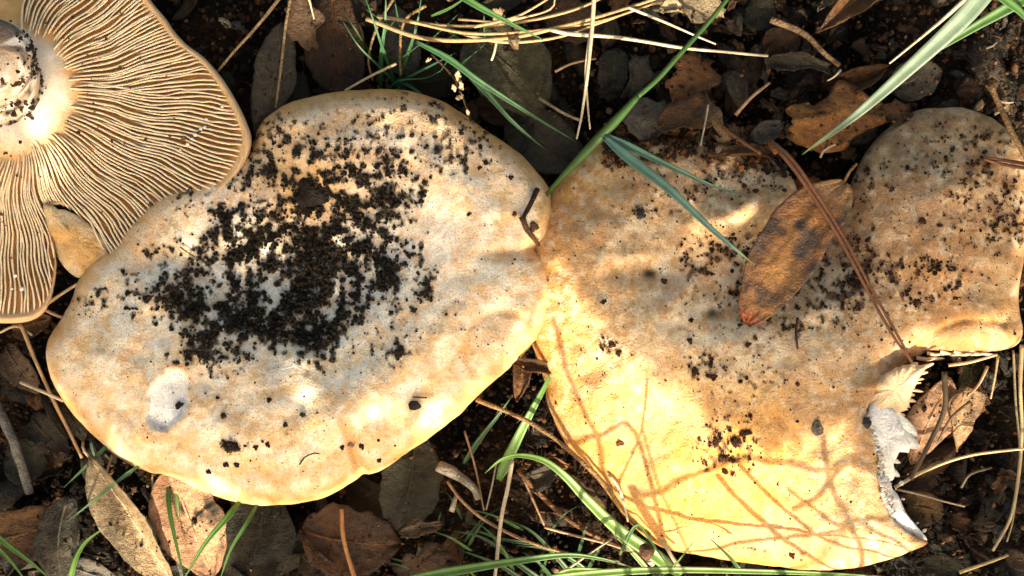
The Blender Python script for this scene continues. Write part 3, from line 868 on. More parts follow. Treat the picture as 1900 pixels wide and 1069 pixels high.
n_ = 420
ph_ = rng.uniform(-1.1, 1.9, n_); r_ = rng.uniform(70, 400, n_) ** 1.0
ok_ = r_ < np.interp(ph_ % (2 * math.pi), np.append(phis, 2 * math.pi), np.append(rmx, rmx[0])) * .95
ok_ &= rng.uniform(0, 1, n_) < np.where(r_ < 160, .9, .35)
ph_, r_ = ph_[ok_], r_[ok_]
o = crumbs('soil_crumbs', An(CC[0] + np.cos(ph_) * r_, CC[1] + np.sin(ph_) * r_, zC(r_, 0, 0) + .015 - .19 * sm(150, 90, r_)), np.clip(rng.lognormal(-3.9, .5, len(r_)), .01, .06), mix((.03, .018, .01), (.22, .11, .04), rng.uniform(0, 1, len(r_))), M_soil)
tag(o, 'sparse brown specks of earth caught on the upturned gills', 'soil', kind='stuff')
# white milk drops on the gills
drops = [(348, 268, 5), (362, 250, 6), (372, 240, 5), (380, 236, 4), (383, 222, 4), (412, 198, 4), (356, 258, 3.5), (40, 536, 6), (28, 512, 5), (22, 536, 4), (334, 278, 3), (390, 240, 3), (315, 128, 3)]
for i, (x, y, r) in enumerate(drops):
    rr_ = math.hypot(x - CC[0], y - CC[1])
    q = np.array(A(x, y, float(zC(np.array([rr_]), 0, 0)[0]) + 0.03))
    v_ = ICO_V * PX(r) * np.array([1, 0.9, 0.6]) * rng.uniform(0.9, 1.1, (12, 1)) + q
    o = mesh('milk_drop', v_, ICO_F, M_flesh, col=np.tile((0.8, 0.8, 0.79), (12, 1)))
    m = o.modifiers.new('round', 'SUBSURF'); m.levels = 1; m.render_levels = 1
    tag(o, 'tiny white milk drop in the cluster low on the narrow gill lobe' if x < 100 else 'tiny white milk drop in the trail across the broad gill fan', 'milk drop', 'milk drops on the gills')

# ------------------------------------------------------------------ dead leaves
PAL = {  # main, second, spot
    'grey': ((0.17, 0.135, 0.085), (0.085, 0.07, 0.05), (0.04, 0.03, 0.02)),
    'palegrey': ((0.30, 0.27, 0.21), (0.18, 0.16, 0.12), (0.08, 0.06, 0.04)),
    'dark': ((0.070, 0.045, 0.022), (0.035, 0.026, 0.014), (0.015, 0.012, 0.008)),
    'olive': ((0.085, 0.075, 0.035), (0.05, 0.045, 0.02), (0.02, 0.018, 0.01)),
    'brown': ((0.22, 0.095, 0.028), (0.11, 0.048, 0.016), (0.03, 0.018, 0.01)),
    'orange': ((0.40, 0.18, 0.045), (0.24, 0.10, 0.03), (0.06, 0.03, 0.015)),
    'tan': ((0.42, 0.27, 0.14), (0.30, 0.17, 0.08), (0.08, 0.045, 0.02)),
    'pale': ((0.52, 0.40, 0.24), (0.36, 0.25, 0.13), (0.12, 0.07, 0.03)),
    'pink': ((0.46, 0.27, 0.15), (0.36, 0.19, 0.10), (0.05, 0.035, 0.02)),
    'amber': ((0.36, 0.19, 0.055), (0.14, 0.065, 0.022), (0.025, 0.018, 0.012)),
    'lichen': ((0.36, 0.32, 0.22), (0.17, 0.14, 0.085), (0.06, 0.05, 0.03)),
}
def leaf(label, a, b, width, pal, kind='oval', roll=0.0, bend=0.15, cup=0.15, group=None, seed=None, torn=0.0, spots=0.5, stalk=0.0, fold=0.0, name='dead_leaf', cat='dead leaf', veins=8, bright=1.0, twist=0.0, res=1.0, wave=0.10, marks=()):
    """a dead leaf from its base a to its tip b (photo x, y, height), width in photo pixels"""
    seed = seed if seed is not None else int(abs(a[0] * 7 + a[1] * 13 + b[0])) % 9973
    P0 = np.array(W(a)); P1 = np.array(W(b))
    Lg = np.linalg.norm(P1 - P0); T = (P1 - P0) / Lg
    S = np.cross(T, (0, 0, 1.0)); S /= np.linalg.norm(S); U = np.cross(S, T)
    hw = PX(width) / 2
    nu = max(8, int(Lg * 9 * res)); nv = max(7, int(hw * 2 * 9 * res)) | 1
    u = np.linspace(0, 1, nu); v = np.linspace(-1, 1, nv)
    Ug, Vg = np.meshgrid(u, v, indexing='ij')
    if kind == 'lance': w = np.sin(np.pi * np.clip(u, 0.004, 0.996) ** 0.85) ** 0.85
    elif kind == 'round': w = np.sin(np.pi * np.clip(u, 0.004, 0.999) ** 0.9) ** 0.5
    elif kind == 'tri': w = np.clip(1.15 * (1 - u), 0.02, 1) * sm(-0.05, 0.12, u)
    elif kind == 'scrap': w = 0.55 + 0.45 * np.sin(np.pi * u)
    else: w = np.sin(np.pi * np.clip(u, 0.004, 0.996) ** 0.8) ** 0.62
    w = np.tile(w[:, None], (1, nv))
    sgn = np.sign(Vg)
    edge = 1 + 0.10 * (vnoise(Ug * 6 + seed, sgn * 3.0, seed) - 0.5) * 2 + (0.04 if seed != 77 else 0.0) * (vnoise(Ug * 24 + seed, sgn * 3.0, seed + 1) - 0.5) * 2
    bright = bright * (0.42 if bright < 1.15 else 0.66)  # shade put into the colour: leaves out of the sun are darkened more
    res = res * 1.15
    if kind in ('oak',): edge = edge + 0.13 * (np.abs(((Ug * 5 + 0.25 * sgn) % 1) - 0.5) * 2 - 0.5)
    if kind == 'scrap': edge = edge + 0.45 * (vnoise(Ug * 7 + seed, sgn * 5, seed + 1) - 0.5) * 2
    wd = w * edge * Vg * hw
    le = 0.0
    if kind == 'scrap': le = 0.12 * (vnoise(Vg * 4 + seed, Ug * 0, seed + 2) - 0.5) * (np.abs(Ug - 0.5) * 2) * Lg
    curve = 0.06 * math.sin(seed) * Lg * np.sin(np.pi * Ug)
    h = bend * np.sin(np.pi * Ug) + cup * Vg ** 2 * w + fold * np.abs(Vg) * w * hw + wave * (fbm(Ug * 3 + seed, Vg * 2.2, seed + 4, 3) - 0.5) * 2
    h = h + 0.03 * (fbm(Ug * 14 + seed, Vg * 9, seed + 6, 2) - 0.5) * 2
    lat = np.abs((((Ug * veins - np.abs(Vg) * 1.1) % 1) - 0.5)) * 2
    vein = sm(0.82, 0.97, lat) * (1 - 0.5 * np.abs(Vg)) + sm(0.12, 0.03, np.abs(Vg))
    vein = np.clip(vein, 0, 1)
    h = h + 0.018 * vein - 0.0
    rl = roll + twist * (Ug - 0.5)
    cr, sr = np.cos(rl), np.sin(rl)
    pos = P0 + T * (Ug * Lg + le)[..., None] + S * (wd * cr - h * sr + curve)[..., None] + U * (wd * sr + h * cr)[..., None]
    c1, c2, c3 = [np.array(q) * bright for q in PAL[pal]]
    n1 = fbm(Ug * Lg * 0.9 + seed, Vg * hw * 0.9, seed + 9); n2 = fbm(Ug * Lg * 2.6 + seed, Vg * hw * 2.6, seed + 11, 3)
    C = mix(c1, c2, sm(0.35, 0.65, n1 * 0.6 + n2 * 0.4))
    C = mix(C, c1 * 1.35, 0.35 * vein)
    C = mix(C, c3, spots * sm(0.56, 0.68, fbm(Ug * Lg * 1.5 + 40, Vg * hw * 1.5 + seed, seed + 13, 3)))
    C = mix(C, c2 * 0.7, 0.5 * sm(0.82, 1.0, np.abs(Vg)))
    for mu, mv, ru, rv in marks:
        C = mix(C, (0.02, 0.016, 0.01), 0.95 * sm(1.25, .75, np.hypot((Ug - mu) / ru, (Vg - mv) / rv) + .5 * (n2 - .5)))
    if seed == 77:
        C = mix(C, (0.46, 0.27, 0.08), 0.7 * np.exp(-((Ug - .66) / .13) ** 2 - ((Vg + .15) / .5) ** 2))
        C = mix(C, (0.022, 0.02, 0.018), 0.85 * sm(0.35, 0.75, np.exp(-((Ug - .42) / .13) ** 2 - ((Vg + .35) / .45) ** 2) + .5 * (n2 - .5)))
        C = mix(C, (0.05, 0.035, 0.03), 0.7 * sm(0.35, 0.75, np.exp(-((Ug - .82) / .07) ** 2 - ((Vg + .3) / .6) ** 2) + .5 * (n2 - .5)))
        C = mix(C, (0.34, 0.09, 0.03), 0.8 * sm(.9, .97, Ug))
        C = mix(C, (0.30, 0.22, 0.10), 0.4 * sm(.22, .08, Ug)); C = C * np.array((1.15, .95, .7))
    f = grid_faces(nu, nv)
    if torn > 0:
        tn = fbm(Ug * Lg * 1.1 + seed, Vg * hw * 1.3, seed + 15, 3) - 0.16 * (np.abs(Vg) ** 3) - 0.1 * np.abs(Ug - 0.5) ** 3 * 8
        tn = tn.ravel()
        f = f[(tn[f].mean(1) > 0.26 + 0.2 * torn)]
        if len(f) < 6: f = grid_faces(nu, nv)
        lab_ = np.arange(nu * nv)                      # keep the largest connected piece
        for _ in range(200):
            m_ = lab_[f].min(1); old = lab_.copy()
            for q in range(4): np.minimum.at(lab_, f[:, q], m_)
            if (old == lab_).all(): break
        r_ = lab_[f[:, 0]]; vals, cn = np.unique(r_, return_counts=True); f = f[r_ == vals[cn.argmax()]]
        used = np.unique(f); mp = np.full(nu * nv, -1); mp[used] = np.arange(len(used)); f = mp[f]
        VV = pos.reshape(-1, 3)[used]; CCc = C.reshape(-1, 3)[used]
    else:
        VV = pos.reshape(-1, 3); CCc = C.reshape(-1, 3)
    o = mesh(name, VV, f, M_wet if seed == 77 else M_leaf, col=CCc, solid=0.02)
    tag(o, label, cat, group)
    j = nv // 2
    big = width > 34 and torn < 0.55 and kind != 'scrap'
    if big and seed != 77:
        mid = pos[1:-1:3, j] + np.array(U) * 0.012
        if len(mid) > 2: tube('midrib', mid, 0.035, 0.012, M_leaf, c1 * 1.3, parent=o, sides=5, step=0.15)
    if stalk:
        q = pos[0, j]; e = q - T * PX(stalk)
        tube('stalk', [q + T * 0.1, (q + e) / 2 + S * 0.05, e - np.array([0, 0, 0.1])], 0.04, 0.03, M_leaf, c1, parent=o, sides=5, step=0.12)
    return o

# the leaf lying in the hollow of the torn cap
leaf('amber dead leaf with a dark blotch on the torn cap under pine needles', (1568, 338, 3.15), (1384, 600, 2.72), 122, 'amber', 'round', bright=1.16, roll=-0.05, bend=0.06, cup=0.10, spots=0.95, stalk=42, torn=0, seed=77, res=1.6, wave=0.08)
G = 'leaves of the litter'
# top
leaf('narrow grey dead leaf standing between the gills and the soil-topped cap', (525, 42, 1.1), (478, 262, 1.3), 88, 'grey', 'lance', bend=.15, spots=.3, group=G, bright=1.0)
leaf('small yellowish leaf scrap with a dark hole at the top beside the grey leaf', (556, -10, 1.35), (580, 92, 1.25), 62, 'tan', 'scrap', torn=.35, bright=.75, group=G)
leaf('large dark brown leaf with an orange midrib above the soil-topped cap', (648, 185, 0.95), (622, -45, 1.0), 125, 'brown', 'oval', bright=0.62, group=G, roll=.15)
leaf('round mottled olive leaf behind the green blades above the soil-topped cap', (870, 70, 0.9), (1010, 205, 1.0), 165, 'olive', 'round', bright=1.25, group=G, spots=.6)
leaf('smooth grey leaf tucked in the gap between both large caps', (945, 215, 0.9), (1080, 310, 1.0), 130, 'grey', 'round', bright=.62, group=G, spots=.2, roll=.2)
leaf('brown leaf under the round olive one', (880, 190, 0.55), (1000, 240, 0.6), 75, 'brown', 'oval', bright=.8, group=G)
leaf('rusty leaf edge just behind the rim of the soil-topped cap', (590, 165, 0.8), (700, 172, 1.0), 60, 'orange', 'oval', bright=.4, group=G)
leaf('brown leaf at the top edge behind the straw bundle', (1010, 30, 0.75), (1130, 50, 0.8), 90, 'brown', 'oak', bright=.7, group=G)
leaf('upright greyish torn leaf under the pale straw', (1183, 84, 1.1), (1170, 182, 1.2), 55, 'lichen', 'scrap', torn=.3, bright=.45, group=G)
leaf('dark upright leaf beside the greyish torn one', (1145, 90, 0.9), (1130, 190, 1.0), 62, 'olive', 'oak', bright=.9, group=G)
leaf('pale grey crumpled leaf just above the torn cap and beside the thick grass sheath', (1180, 185, 1.7), (1205, 262, 1.95), 78, 'palegrey', 'scrap', torn=.2, bright=.8, group=G)
leaf('sunlit torn straw-coloured leaf at the very top edge', (1210, 8, 1.7), (1345, 28, 1.8), 55, 'pale', 'scrap', torn=.35, group=G)
leaf('tattered brown leaf crumpled above the torn cap', (1300, 100, 1.6), (1255, 190, 1.9), 80, 'brown', 'scrap', torn=.35, bright=1.2, group=G)
leaf('reddish torn leaf lying on the upper margin of the torn cap', (1225, 232, 2.15), (1330, 205, 2.2), 75, 'orange', 'scrap', torn=.45, bright=.75, group=G, roll=.3)
leaf('tan scrap with a curled edge on the upper margin of the torn cap', (1300, 175, 2.15), (1345, 262, 2.35), 66, 'tan', 'scrap', torn=.4, bright=.85, group=G, roll=-.4)
leaf('narrow glossy orange strip of leaf lying across the ridge of the torn cap', (1325, 292, 10.22), (1432, 296, 10.25), 22, 'orange', 'scrap', bright=1.1, group=G, roll=.6, torn=.1)
leaf('brown leaf with a ragged tip near the top edge', (1415, 100, 1.2), (1485, 60, 1.4), 70, 'brown', 'oak', bright=.9, group=G)
leaf('whitish lichened leaf shred stretched above the torn cap', (1410, 118, 1.5), (1540, 132, 1.6), 30, 'lichen', 'scrap', torn=.35, bright=.8, group=G)
leaf('brown curled leaf behind the long blue-green blade', (1530, 165, 1.4), (1650, 122, 1.7), 46, 'orange', 'lance', fold=.9, bright=.55, group=G)
leaf('pale pointed leaf behind the long blue-green blade', (1650, 165, 1.45), (1748, 130, 1.6), 82, 'lichen', 'oval', bright=.8, group=G, spots=.25, roll=-.2)
leaf('orange-tan lumpy leaf with wavy edge above the amber leaf', (1462, 228, 1.9), (1640, 210, 2.0), 100, 'orange', 'scrap', cup=-.25, bright=1.2, group=G, spots=.3, wave=.28, seed=12)
leaf('small orange-brown leaf beside the lumpy one, touching the mottled lobe', (1625, 222, 1.8), (1690, 205, 1.9), 40, 'orange', 'scrap', bright=.6, group=G)
leaf('pointed orange leaf tip hanging in from the top edge', (1640, -30, 1.8), (1518, 60, 2.0), 52, 'orange', 'lance', fold=.4, bright=.8, group=G)
leaf('greyish narrow leaf wedged above the torn cap', (1390, 262, 2.0), (1455, 228, 2.1), 40, 'palegrey', 'oval', bright=.5, group=G)
leaf('small dark grey leaf between the scraps above the torn cap', (1350, 130, 1.6), (1375, 205, 1.7), 40, 'grey', 'oval', bright=.9, group=G)
leaf('dark leaf near the top edge beside the pointed orange tip', (1380, 20, 1.0), (1440, 45, 1.1), 80, 'olive', 'oval', bright=.8, group=G)
# bottom
leaf('rust-brown leaf at the bottom corner beside the grey-olive leaf', (-20, 1000, 1.1), (125, 960, 1.2), 108, 'orange', 'round', bright=.8, group=G)
leaf('grey-olive upright leaf with a dark hole at the bottom', (128, 920, 1.35), (122, 1095, 1.4), 86, 'lichen', 'oval', bright=.7, group=G, spots=.7, res=1.5, marks=((.42, .2, .07, .22),))
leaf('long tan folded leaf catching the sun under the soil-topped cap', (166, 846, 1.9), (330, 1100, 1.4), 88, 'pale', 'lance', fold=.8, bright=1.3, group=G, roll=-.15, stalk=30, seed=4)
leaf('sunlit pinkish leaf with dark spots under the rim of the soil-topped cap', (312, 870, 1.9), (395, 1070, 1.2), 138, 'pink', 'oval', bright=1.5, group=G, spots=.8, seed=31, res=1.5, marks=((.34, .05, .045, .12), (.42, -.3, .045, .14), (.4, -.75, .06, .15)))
leaf('small pale curved leaf cut by the bottom edge', (130, 1050, 1.7), (225, 1085, 1.7), 60, 'palegrey', 'oval', bright=1.1, group=G, spots=.1)
leaf('dark olive leaf at the bottom beside the pinkish one', (490, 905, 0.9), (450, 1095, 1.0), 140, 'olive', 'round', bright=.8, group=G)
leaf('broad brown leaf at the bottom with a thin stalk lying across it', (560, 985, 1.1), (745, 1010, 1.2), 145, 'brown', 'oak', bright=1.1, group=G, seed=9)
leaf('small brown leaf below the broad brown one', (560, 1030, 1.0), (640, 1085, 1.2), 60, 'tan', 'oval', bright=.5, group=G)
leaf('dark green-brown leaf hanging below the rim of the soil-topped cap', (770, 800, 1.1), (735, 985, 1.2), 125, 'olive', 'round', bright=1.0, group=G, spots=.3)
leaf('reddish-brown leaf at the bottom with a grey pebble on it', (735, 1075, 1.1), (835, 1035, 1.2), 85, 'orange', 'scrap', bright=.5, group=G)
leaf('small tan crinkled leaf shred lying beside the grey twig', (745, 990, 1.5), (820, 970, 1.6), 22, 'tan', 'scrap', bright=.8, group=G)
leaf('orange leaf hanging point down in the gap between both large caps', (968, 655, 1.6), (958, 747, 1.9), 36, 'orange', 'lance', bright=1.0, group=G, fold=.3)
leaf('rusty leaf bridging the gap between both large caps', (950, 668, 1.9), (1030, 682, 1.9), 24, 'orange', 'scrap', bright=.7, group=G)
leaf('bright small leaf curled under the rim of the torn cap', (1020, 852, 1.6), (1062, 868, 1.8), 20, 'orange', 'lance', bright=1.2, group=G, fold=.8)
leaf('red-brown leaf shred under the rim of the torn cap beside the arched blade', (1050, 880, 1.5), (1120, 945, 1.6), 26, 'orange', 'scrap', bright=.6, group=G)
leaf('brown leaf beside the narrow gill lobe', (25, 612, 1.1), (100, 590, 1.2), 55, 'orange', 'oval', bright=.65, group=G)
leaf('dusky leaf under the pale stems beside the soil-topped cap', (10, 640, 1.1), (80, 730, 1.2), 60, 'tan', 'oval', bright=.55, group=G)
leaf('greenish leaf in the dark gap beside the grey stick', (10, 850, .8), (90, 860, .9), 90, 'olive', 'round', bright=.9, group=G)
leaf('dark brown leaf in the gap below the pale straw at the edge', (60, 770, .8), (130, 840, .9), 70, 'dark', 'oval', bright=1.3, group=G)
# right side
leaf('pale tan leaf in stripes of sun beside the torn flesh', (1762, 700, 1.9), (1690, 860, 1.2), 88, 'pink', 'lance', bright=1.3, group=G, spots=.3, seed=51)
leaf('torn tan leaf with a jagged point beside the striped one', (1790, 720, 1.9), (1775, 838, 1.4), 88, 'tan', 'tri', bright=1.2, group=G, roll=.3, seed=52)
leaf('olive-tan leaf beneath the pointed tip of the torn cap', (1655, 935, .9), (1752, 952, 1.1), 72, 'amber', 'round', bright=.85, group=G, spots=.4)
leaf('small tan leaf at the bottom corner on the dark soil', (1862, 1022, 1.3), (1915, 1050, 1.4), 36, 'tan', 'oval', bright=.9, group=G)
leaf('orange-brown scrap in the dark hollow below the mottled lobe', (1800, 715, 1.3), (1835, 770, 1.4), 44, 'orange', 'scrap', bright=.7, group=G, torn=.3)
leaf('little curled tan scrap on dark soil beside the bent straw', (1800, 985, 1.0), (1842, 1003, 1.2), 26, 'tan', 'scrap', bright=.7, group=G, torn=.2)
leaf('olive mossy leaf at the bottom below the pointed tip', (1690, 1050, .8), (1790, 1060, .9), 60, 'olive', 'round', bright=1.1, group=G)
leaf('brown scrap beside the olive-tan leaf', (1752, 955, .9), (1800, 985, 1.0), 40, 'brown', 'scrap', bright=.9, group=G, torn=.3)
leaf('dusky leaf lying deep below the striped pale leaf', (1640, 850, .7), (1740, 900, .8), 70, 'brown', 'oval', bright=.7, group=G)
# bits of bright leaf high in the straw bundle
leaf('sunlit scrap of leaf caught above the straw bundle', (920, 42, 2.5), (944, 12, 2.6), 26, 'pale', 'scrap', bright=1.2, torn=.1, group=G)
leaf('sunlit scrap of leaf hanging under the straw bundle', (950, 66, 2.4), (958, 92, 2.4), 18, 'pale', 'scrap', bright=1.1, group=G)
leaf('white-lit triangular leaf scrap at the top edge above the mixed litter', (1265, 16, 2.1), (1225, 22, 2.2), 26, 'pale', 'scrap', bright=1.2, torn=.1, group=G)
for x, y, a, r in ((850, 140, 80, 9), (842, 163, 70, 7), (856, 158, 80, 8), (853, 180, 160, 7), (796, 112, 150, 5), (868, 208, 70, 5)):  # pale scraps added to stand in for bright specks of light
    leaf({850: 'largest pale scrap standing in for a bright speck, topmost on the dark twig', 842: 'rounded pale scrap standing in for a bright speck at one side of the cluster', 856: 'slanting pale scrap standing in for a bright speck beside the rounded one', 853: 'flat pale scrap standing in for a bright speck at the foot of the cluster', 796: 'lone pale scrap standing in for a bright speck, well above the cluster', 868: 'small pale scrap standing in for a bright speck near the cap rim'}[x], (x - r * math.cos(R(a)), y - r * math.sin(R(a)), 2.5), (x + r * math.cos(R(a)), y + r * math.sin(R(a)), 2.35), r * 1.1, 'pale', 'scrap', bright=1.9, torn=0, bend=.02, cup=.02, wave=.02,
         group='pale scraps added for bright specks', name='leaf_scrap', cat='leaf scrap')
leaf('tiny bright scrap in the black gap above the gill rim', (405, 36, 2.0), (428, 48, 1.9), 10, 'palegrey', 'scrap', bright=1.6, bend=.02, cup=.02, name='leaf_scrap', cat='leaf scrap')

# filler leaves everywhere in the litter, also beyond the picture
MARKS = [('gill fan', 280, 180), ('narrow gill lobe', 50, 500), ('dirty white stem', 20, 120), ('narrow grey leaf', 500, 140), ('big brown leaf', 630, 70), ('green tuft', 735, 120), ('straw bundle', 940, 60), ('round olive leaf', 940, 140),
         ('smooth grey leaf', 1010, 260), ('grass sheath', 1130, 240), ('white forked straw', 1090, 140), ('long pale straw', 1300, 95), ('stout brown twig', 1490, 80), ('pointed orange tip', 1570, 25), ('long blue-green blade', 1650, 150), ('pale pointed leaf', 1695, 160),
         ('orange-tan lumpy leaf', 1550, 215), ('top corner', 1860, 60), ('brown edge stem', 1870, 230), ('mottled lobe', 1750, 380), ('amber leaf', 1480, 480), ('yellow sunlit side', 1200, 860), ('torn flesh', 1650, 800), ('striped pale leaf', 1720, 780),
         ('olive-tan leaf', 1700, 950), ('bent edge straw', 1880, 850), ('small corner leaf', 1885, 1035), ('pointed cap tip', 1720, 1005), ('arched green blade', 1000, 860), ('upright green blade', 985, 770), ('round wood end', 1208, 1040), ('reddish stem', 960, 1000),
         ('knobby grey twig', 850, 890), ('broad brown leaf', 650, 1010), ('dark olive leaf', 470, 1000), ('pinkish leaf', 350, 970), ('folded tan leaf', 240, 970), ('grey-olive leaf', 125, 1000), ('rust-brown corner leaf', 40, 980), ('stout grey twig', 30, 840),
         ('orange-tan stem', 90, 720), ('white pit', 310, 745), ('oval seed', 768, 752), ('soil heap', 600, 560), ('black round clod', 578, 358), ('margin fold', 990, 430), ('cap ridge', 1400, 400), ('round scar', 1151, 821), ('dark soil blotch', 1350, 830), ('stone flake', 1515, 794)]
USED = {}
def where(x, y, alt=0):
    ds = sorted((math.hypot(x - mx, y - my), nm, mx, my) for nm, mx, my in MARKS)
    d, nm, mx, my = ds[alt]
    a = math.degrees(math.atan2(y - my, x - mx)) % 360
    s = 'on a level with' if min(a, 360 - a) < 20 or abs(a - 180) < 20 else ('below' if a < 180 else 'above')
    if abs(a - 90) > 25 and abs(a - 270) > 25 and s != 'on a level with': s += ' and to one side of'
    near = 'close ' if d < 40 else ('a little ' if d < 90 else 'well ')
    if s == 'on a level with': near = {'close ': 'close beside', 'a little ': 'a little beside', 'well ': 'some way beside'}[near]; s = ''
    return (near + s).strip() + ' the ' + nm + ', towards the ' + ds[alt + 1][1]
def lab(base, x, y):
    for alt in (0, 1, 2, 3, 4, 5):
        t = base + ' ' + where(x, y, alt)
        for c in ((t,) if len(t.split()) <= 16 else ()) + (t.split(', towards')[0],):
            if c not in USED and len(c.split()) <= 16:
                USED[c] = 1; return c
    return t.split(', towards')[0]
namer = lab
def hidden(x, y, m=40):
    xx, yy = np.array([x]), np.array([y])
    for P in (PA, PB, PC):
        if inside(xx, yy, P)[0] and dist(xx, yy, P)[0] > m: return True
    return False
cnt = 0
while cnt < 330:
    x, y = random.uniform(-350, 2250), random.uniform(-330, 1450)
    if hidden(x, y): continue
    far = x < -40 or x > 1940 or y < -40 or y > 1110
    if far and random.random() < 0.55: continue
    a = random.uniform(0, 2 * math.pi); l = random.uniform(45, 150); w = l * random.uniform(0.38, 0.62)
    z = random.uniform(0.12, 0.95) + (0.2 if far else 0)
    zz = [z + random.uniform(-.25, .25) for _ in range(2)]
    pal = random.choice(['dark', 'dark', 'olive', 'brown', 'brown', 'grey', 'dark'] if not far else ['dark', 'olive', 'brown', 'brown', 'grey', 'tan', 'orange'])
    right = x > 1250 and y < 300 or x > 1650
    leaf(lab({'dark': 'blackish', 'olive': 'olive', 'brown': 'brown', 'grey': 'grey'}[pal] + ' buried leaf', x, y) if not far else 'dull dead leaf on the open litter around the mushrooms', (x - math.cos(a) * l / 2, y - math.sin(a) * l / 2, max(zz[0], .1)), (x + math.cos(a) * l / 2, y + math.sin(a) * l / 2, max(zz[1], .1)),
         w, pal, random.choice(['oval', 'oak', 'lance', 'round', 'scrap']), roll=random.uniform(-.5, .5), bend=random.uniform(-.1, .4), cup=random.uniform(-.3, .4), torn=random.choice([0, .2, .35, .5]) if not right else .4,
         bright=random.uniform(.6, 1.2), seed=cnt * 31 + 7, res=.7, group='dull leaves sunk in the litter' if not far else 'leaves of the litter around')
    cnt += 1
# mid-size broken scraps, thick where the litter is crumbled (beyond the torn cap)
cnt = 0
while cnt < 290:
    if random.random() < .68: x, y = random.uniform(1180, 1900), random.uniform(-20, 300)
    elif random.random() < .6: x, y = random.uniform(1650, 1920), random.uniform(650, 1080)
    else: x, y = random.uniform(-20, 1000), random.uniform(-20, 1080)
    if hidden(x, y, 22): continue
    a = random.uniform(0, 2 * math.pi); l = random.uniform(14, 46); w = l * random.uniform(0.3, 0.75)
    z = random.uniform(0.6, 1.5)
    pal = random.choice(['brown', 'tan', 'dark', 'orange', 'lichen', 'grey', 'palegrey', 'brown', 'dark'])
    leaf(lab(pal.replace('lichen', 'whitish').replace('palegrey', 'pale grey').replace('dark', 'dark brown') + ' leaf scrap', x, y), (x - math.cos(a) * l / 2, y - math.sin(a) * l / 2, z + random.uniform(-.2, .2)), (x + math.cos(a) * l / 2, y + math.sin(a) * l / 2, z + random.uniform(-.2, .2)), w,
         pal, 'scrap', roll=random.uniform(-1, 1), bend=.03, cup=.05, torn=0, bright=random.uniform(.4, .95), seed=cnt * 17 + 3, res=1.0, name='leaf_scrap', cat='leaf scrap', group='crumbled leaf scraps')
    cnt += 1

# loose soil granules and tiny chaff of the litter: nobody could count them
n = 26000
x = rng.uniform(-150, 2050, n); y = rng.uniform(-150, 1220, n)
k = ~(inside(x, y, PA) | inside(x, y, PB) | inside(x, y, PC)); x, y = x[k], y[k]
zz = rng.uniform(0.0, 1.0, len(x)) ** 1.5 * (0.35 + 0.9 * ((x > 1200) & (y < 300)) + 0.4 * (x > 1650))
w = An(x, y, zz); gz = ground_z(w[:, 0], w[:, 1]); zz = np.maximum(gz + 0.05, 0) + zz
rad = rng.lognormal(-3.1, 0.5, len(x))
tone = rng.uniform(0, 1, len(x))
c = mix((0.014, 0.010, 0.007), (0.16, 0.075, 0.028), tone ** 2.2)
c[tone > .96] = (0.28, 0.19, 0.11)
o = crumbs('soil_granules', An(x, y, zz), np.clip(rad, .015, .14), c, M_soil)
tag(o, 'dark soil granules and chaff filling the litter around the mushrooms', 'soil', kind='stuff')
# extra dark crust of crumbs on the margin where the litter touches the torn cap
n = 14000
x = rng.uniform(1120, 1470, n); y = rng.normal(0, 16, n) + np.interp(x, [1120, 1190, 1300, 1410, 1470], [272, 256, 250, 278, 318])
k = inside(x, y, PB) | (y < 300); x, y = x[k], y[k]
z = np.array([0.0] * len(x)); ib = inside(x, y, PB); z[ib] = hB(x[ib], y[ib]); z[~ib] = 1.75
z += rng.uniform(0, .12, len(x))
tone = rng.uniform(0, 1, len(x))
c = mix((0.02, 0.013, 0.008), (0.22, 0.09, 0.03), tone ** 2)
kk = rng.uniform(0, 1, len(x)) < sm(0.45, 0.6, fbm(x * .05, y * .05, 777)) * 0.8
o = crumbs('soil_crumbs', An(x[kk], y[kk], z[kk]), np.clip(rng.lognormal(-3.3, .5, kk.sum()), .015, .09), c[kk], M_soil)
tag(o, 'reddish crumbs of litter caught on the upper margin of the torn cap', 'soil', kind='stuff')

for i in range(46):
    x = random.uniform(1140, 1470); y = float(np.interp(x, [1120, 1190, 1300, 1410, 1470], [268, 250, 244, 272, 312])) + random.gauss(-6, 11)
    a = random.uniform(0, 2 * math.pi); l = random.uniform(14, 40)
    zz = max(surf(x, y), 1.75) + .12
    pal = random.choice(['brown', 'orange', 'tan', 'brown', 'dark'])
    leaf(lab(pal.replace('dark', 'blackish') + ' crust scrap', x, y), (x - math.cos(a) * l / 2, y - math.sin(a) * l / 2, zz), (x + math.cos(a) * l / 2, y + math.sin(a) * l / 2, zz + .08), l * random.uniform(.3, .8), pal, 'scrap', roll=random.uniform(-.7, .7), bend=.05, cup=.06,
         bright=random.choice([.7, .9, 1.2]), seed=i * 13 + 5, name='leaf_scrap', cat='leaf scrap', group='scraps crusted on the torn cap margin')
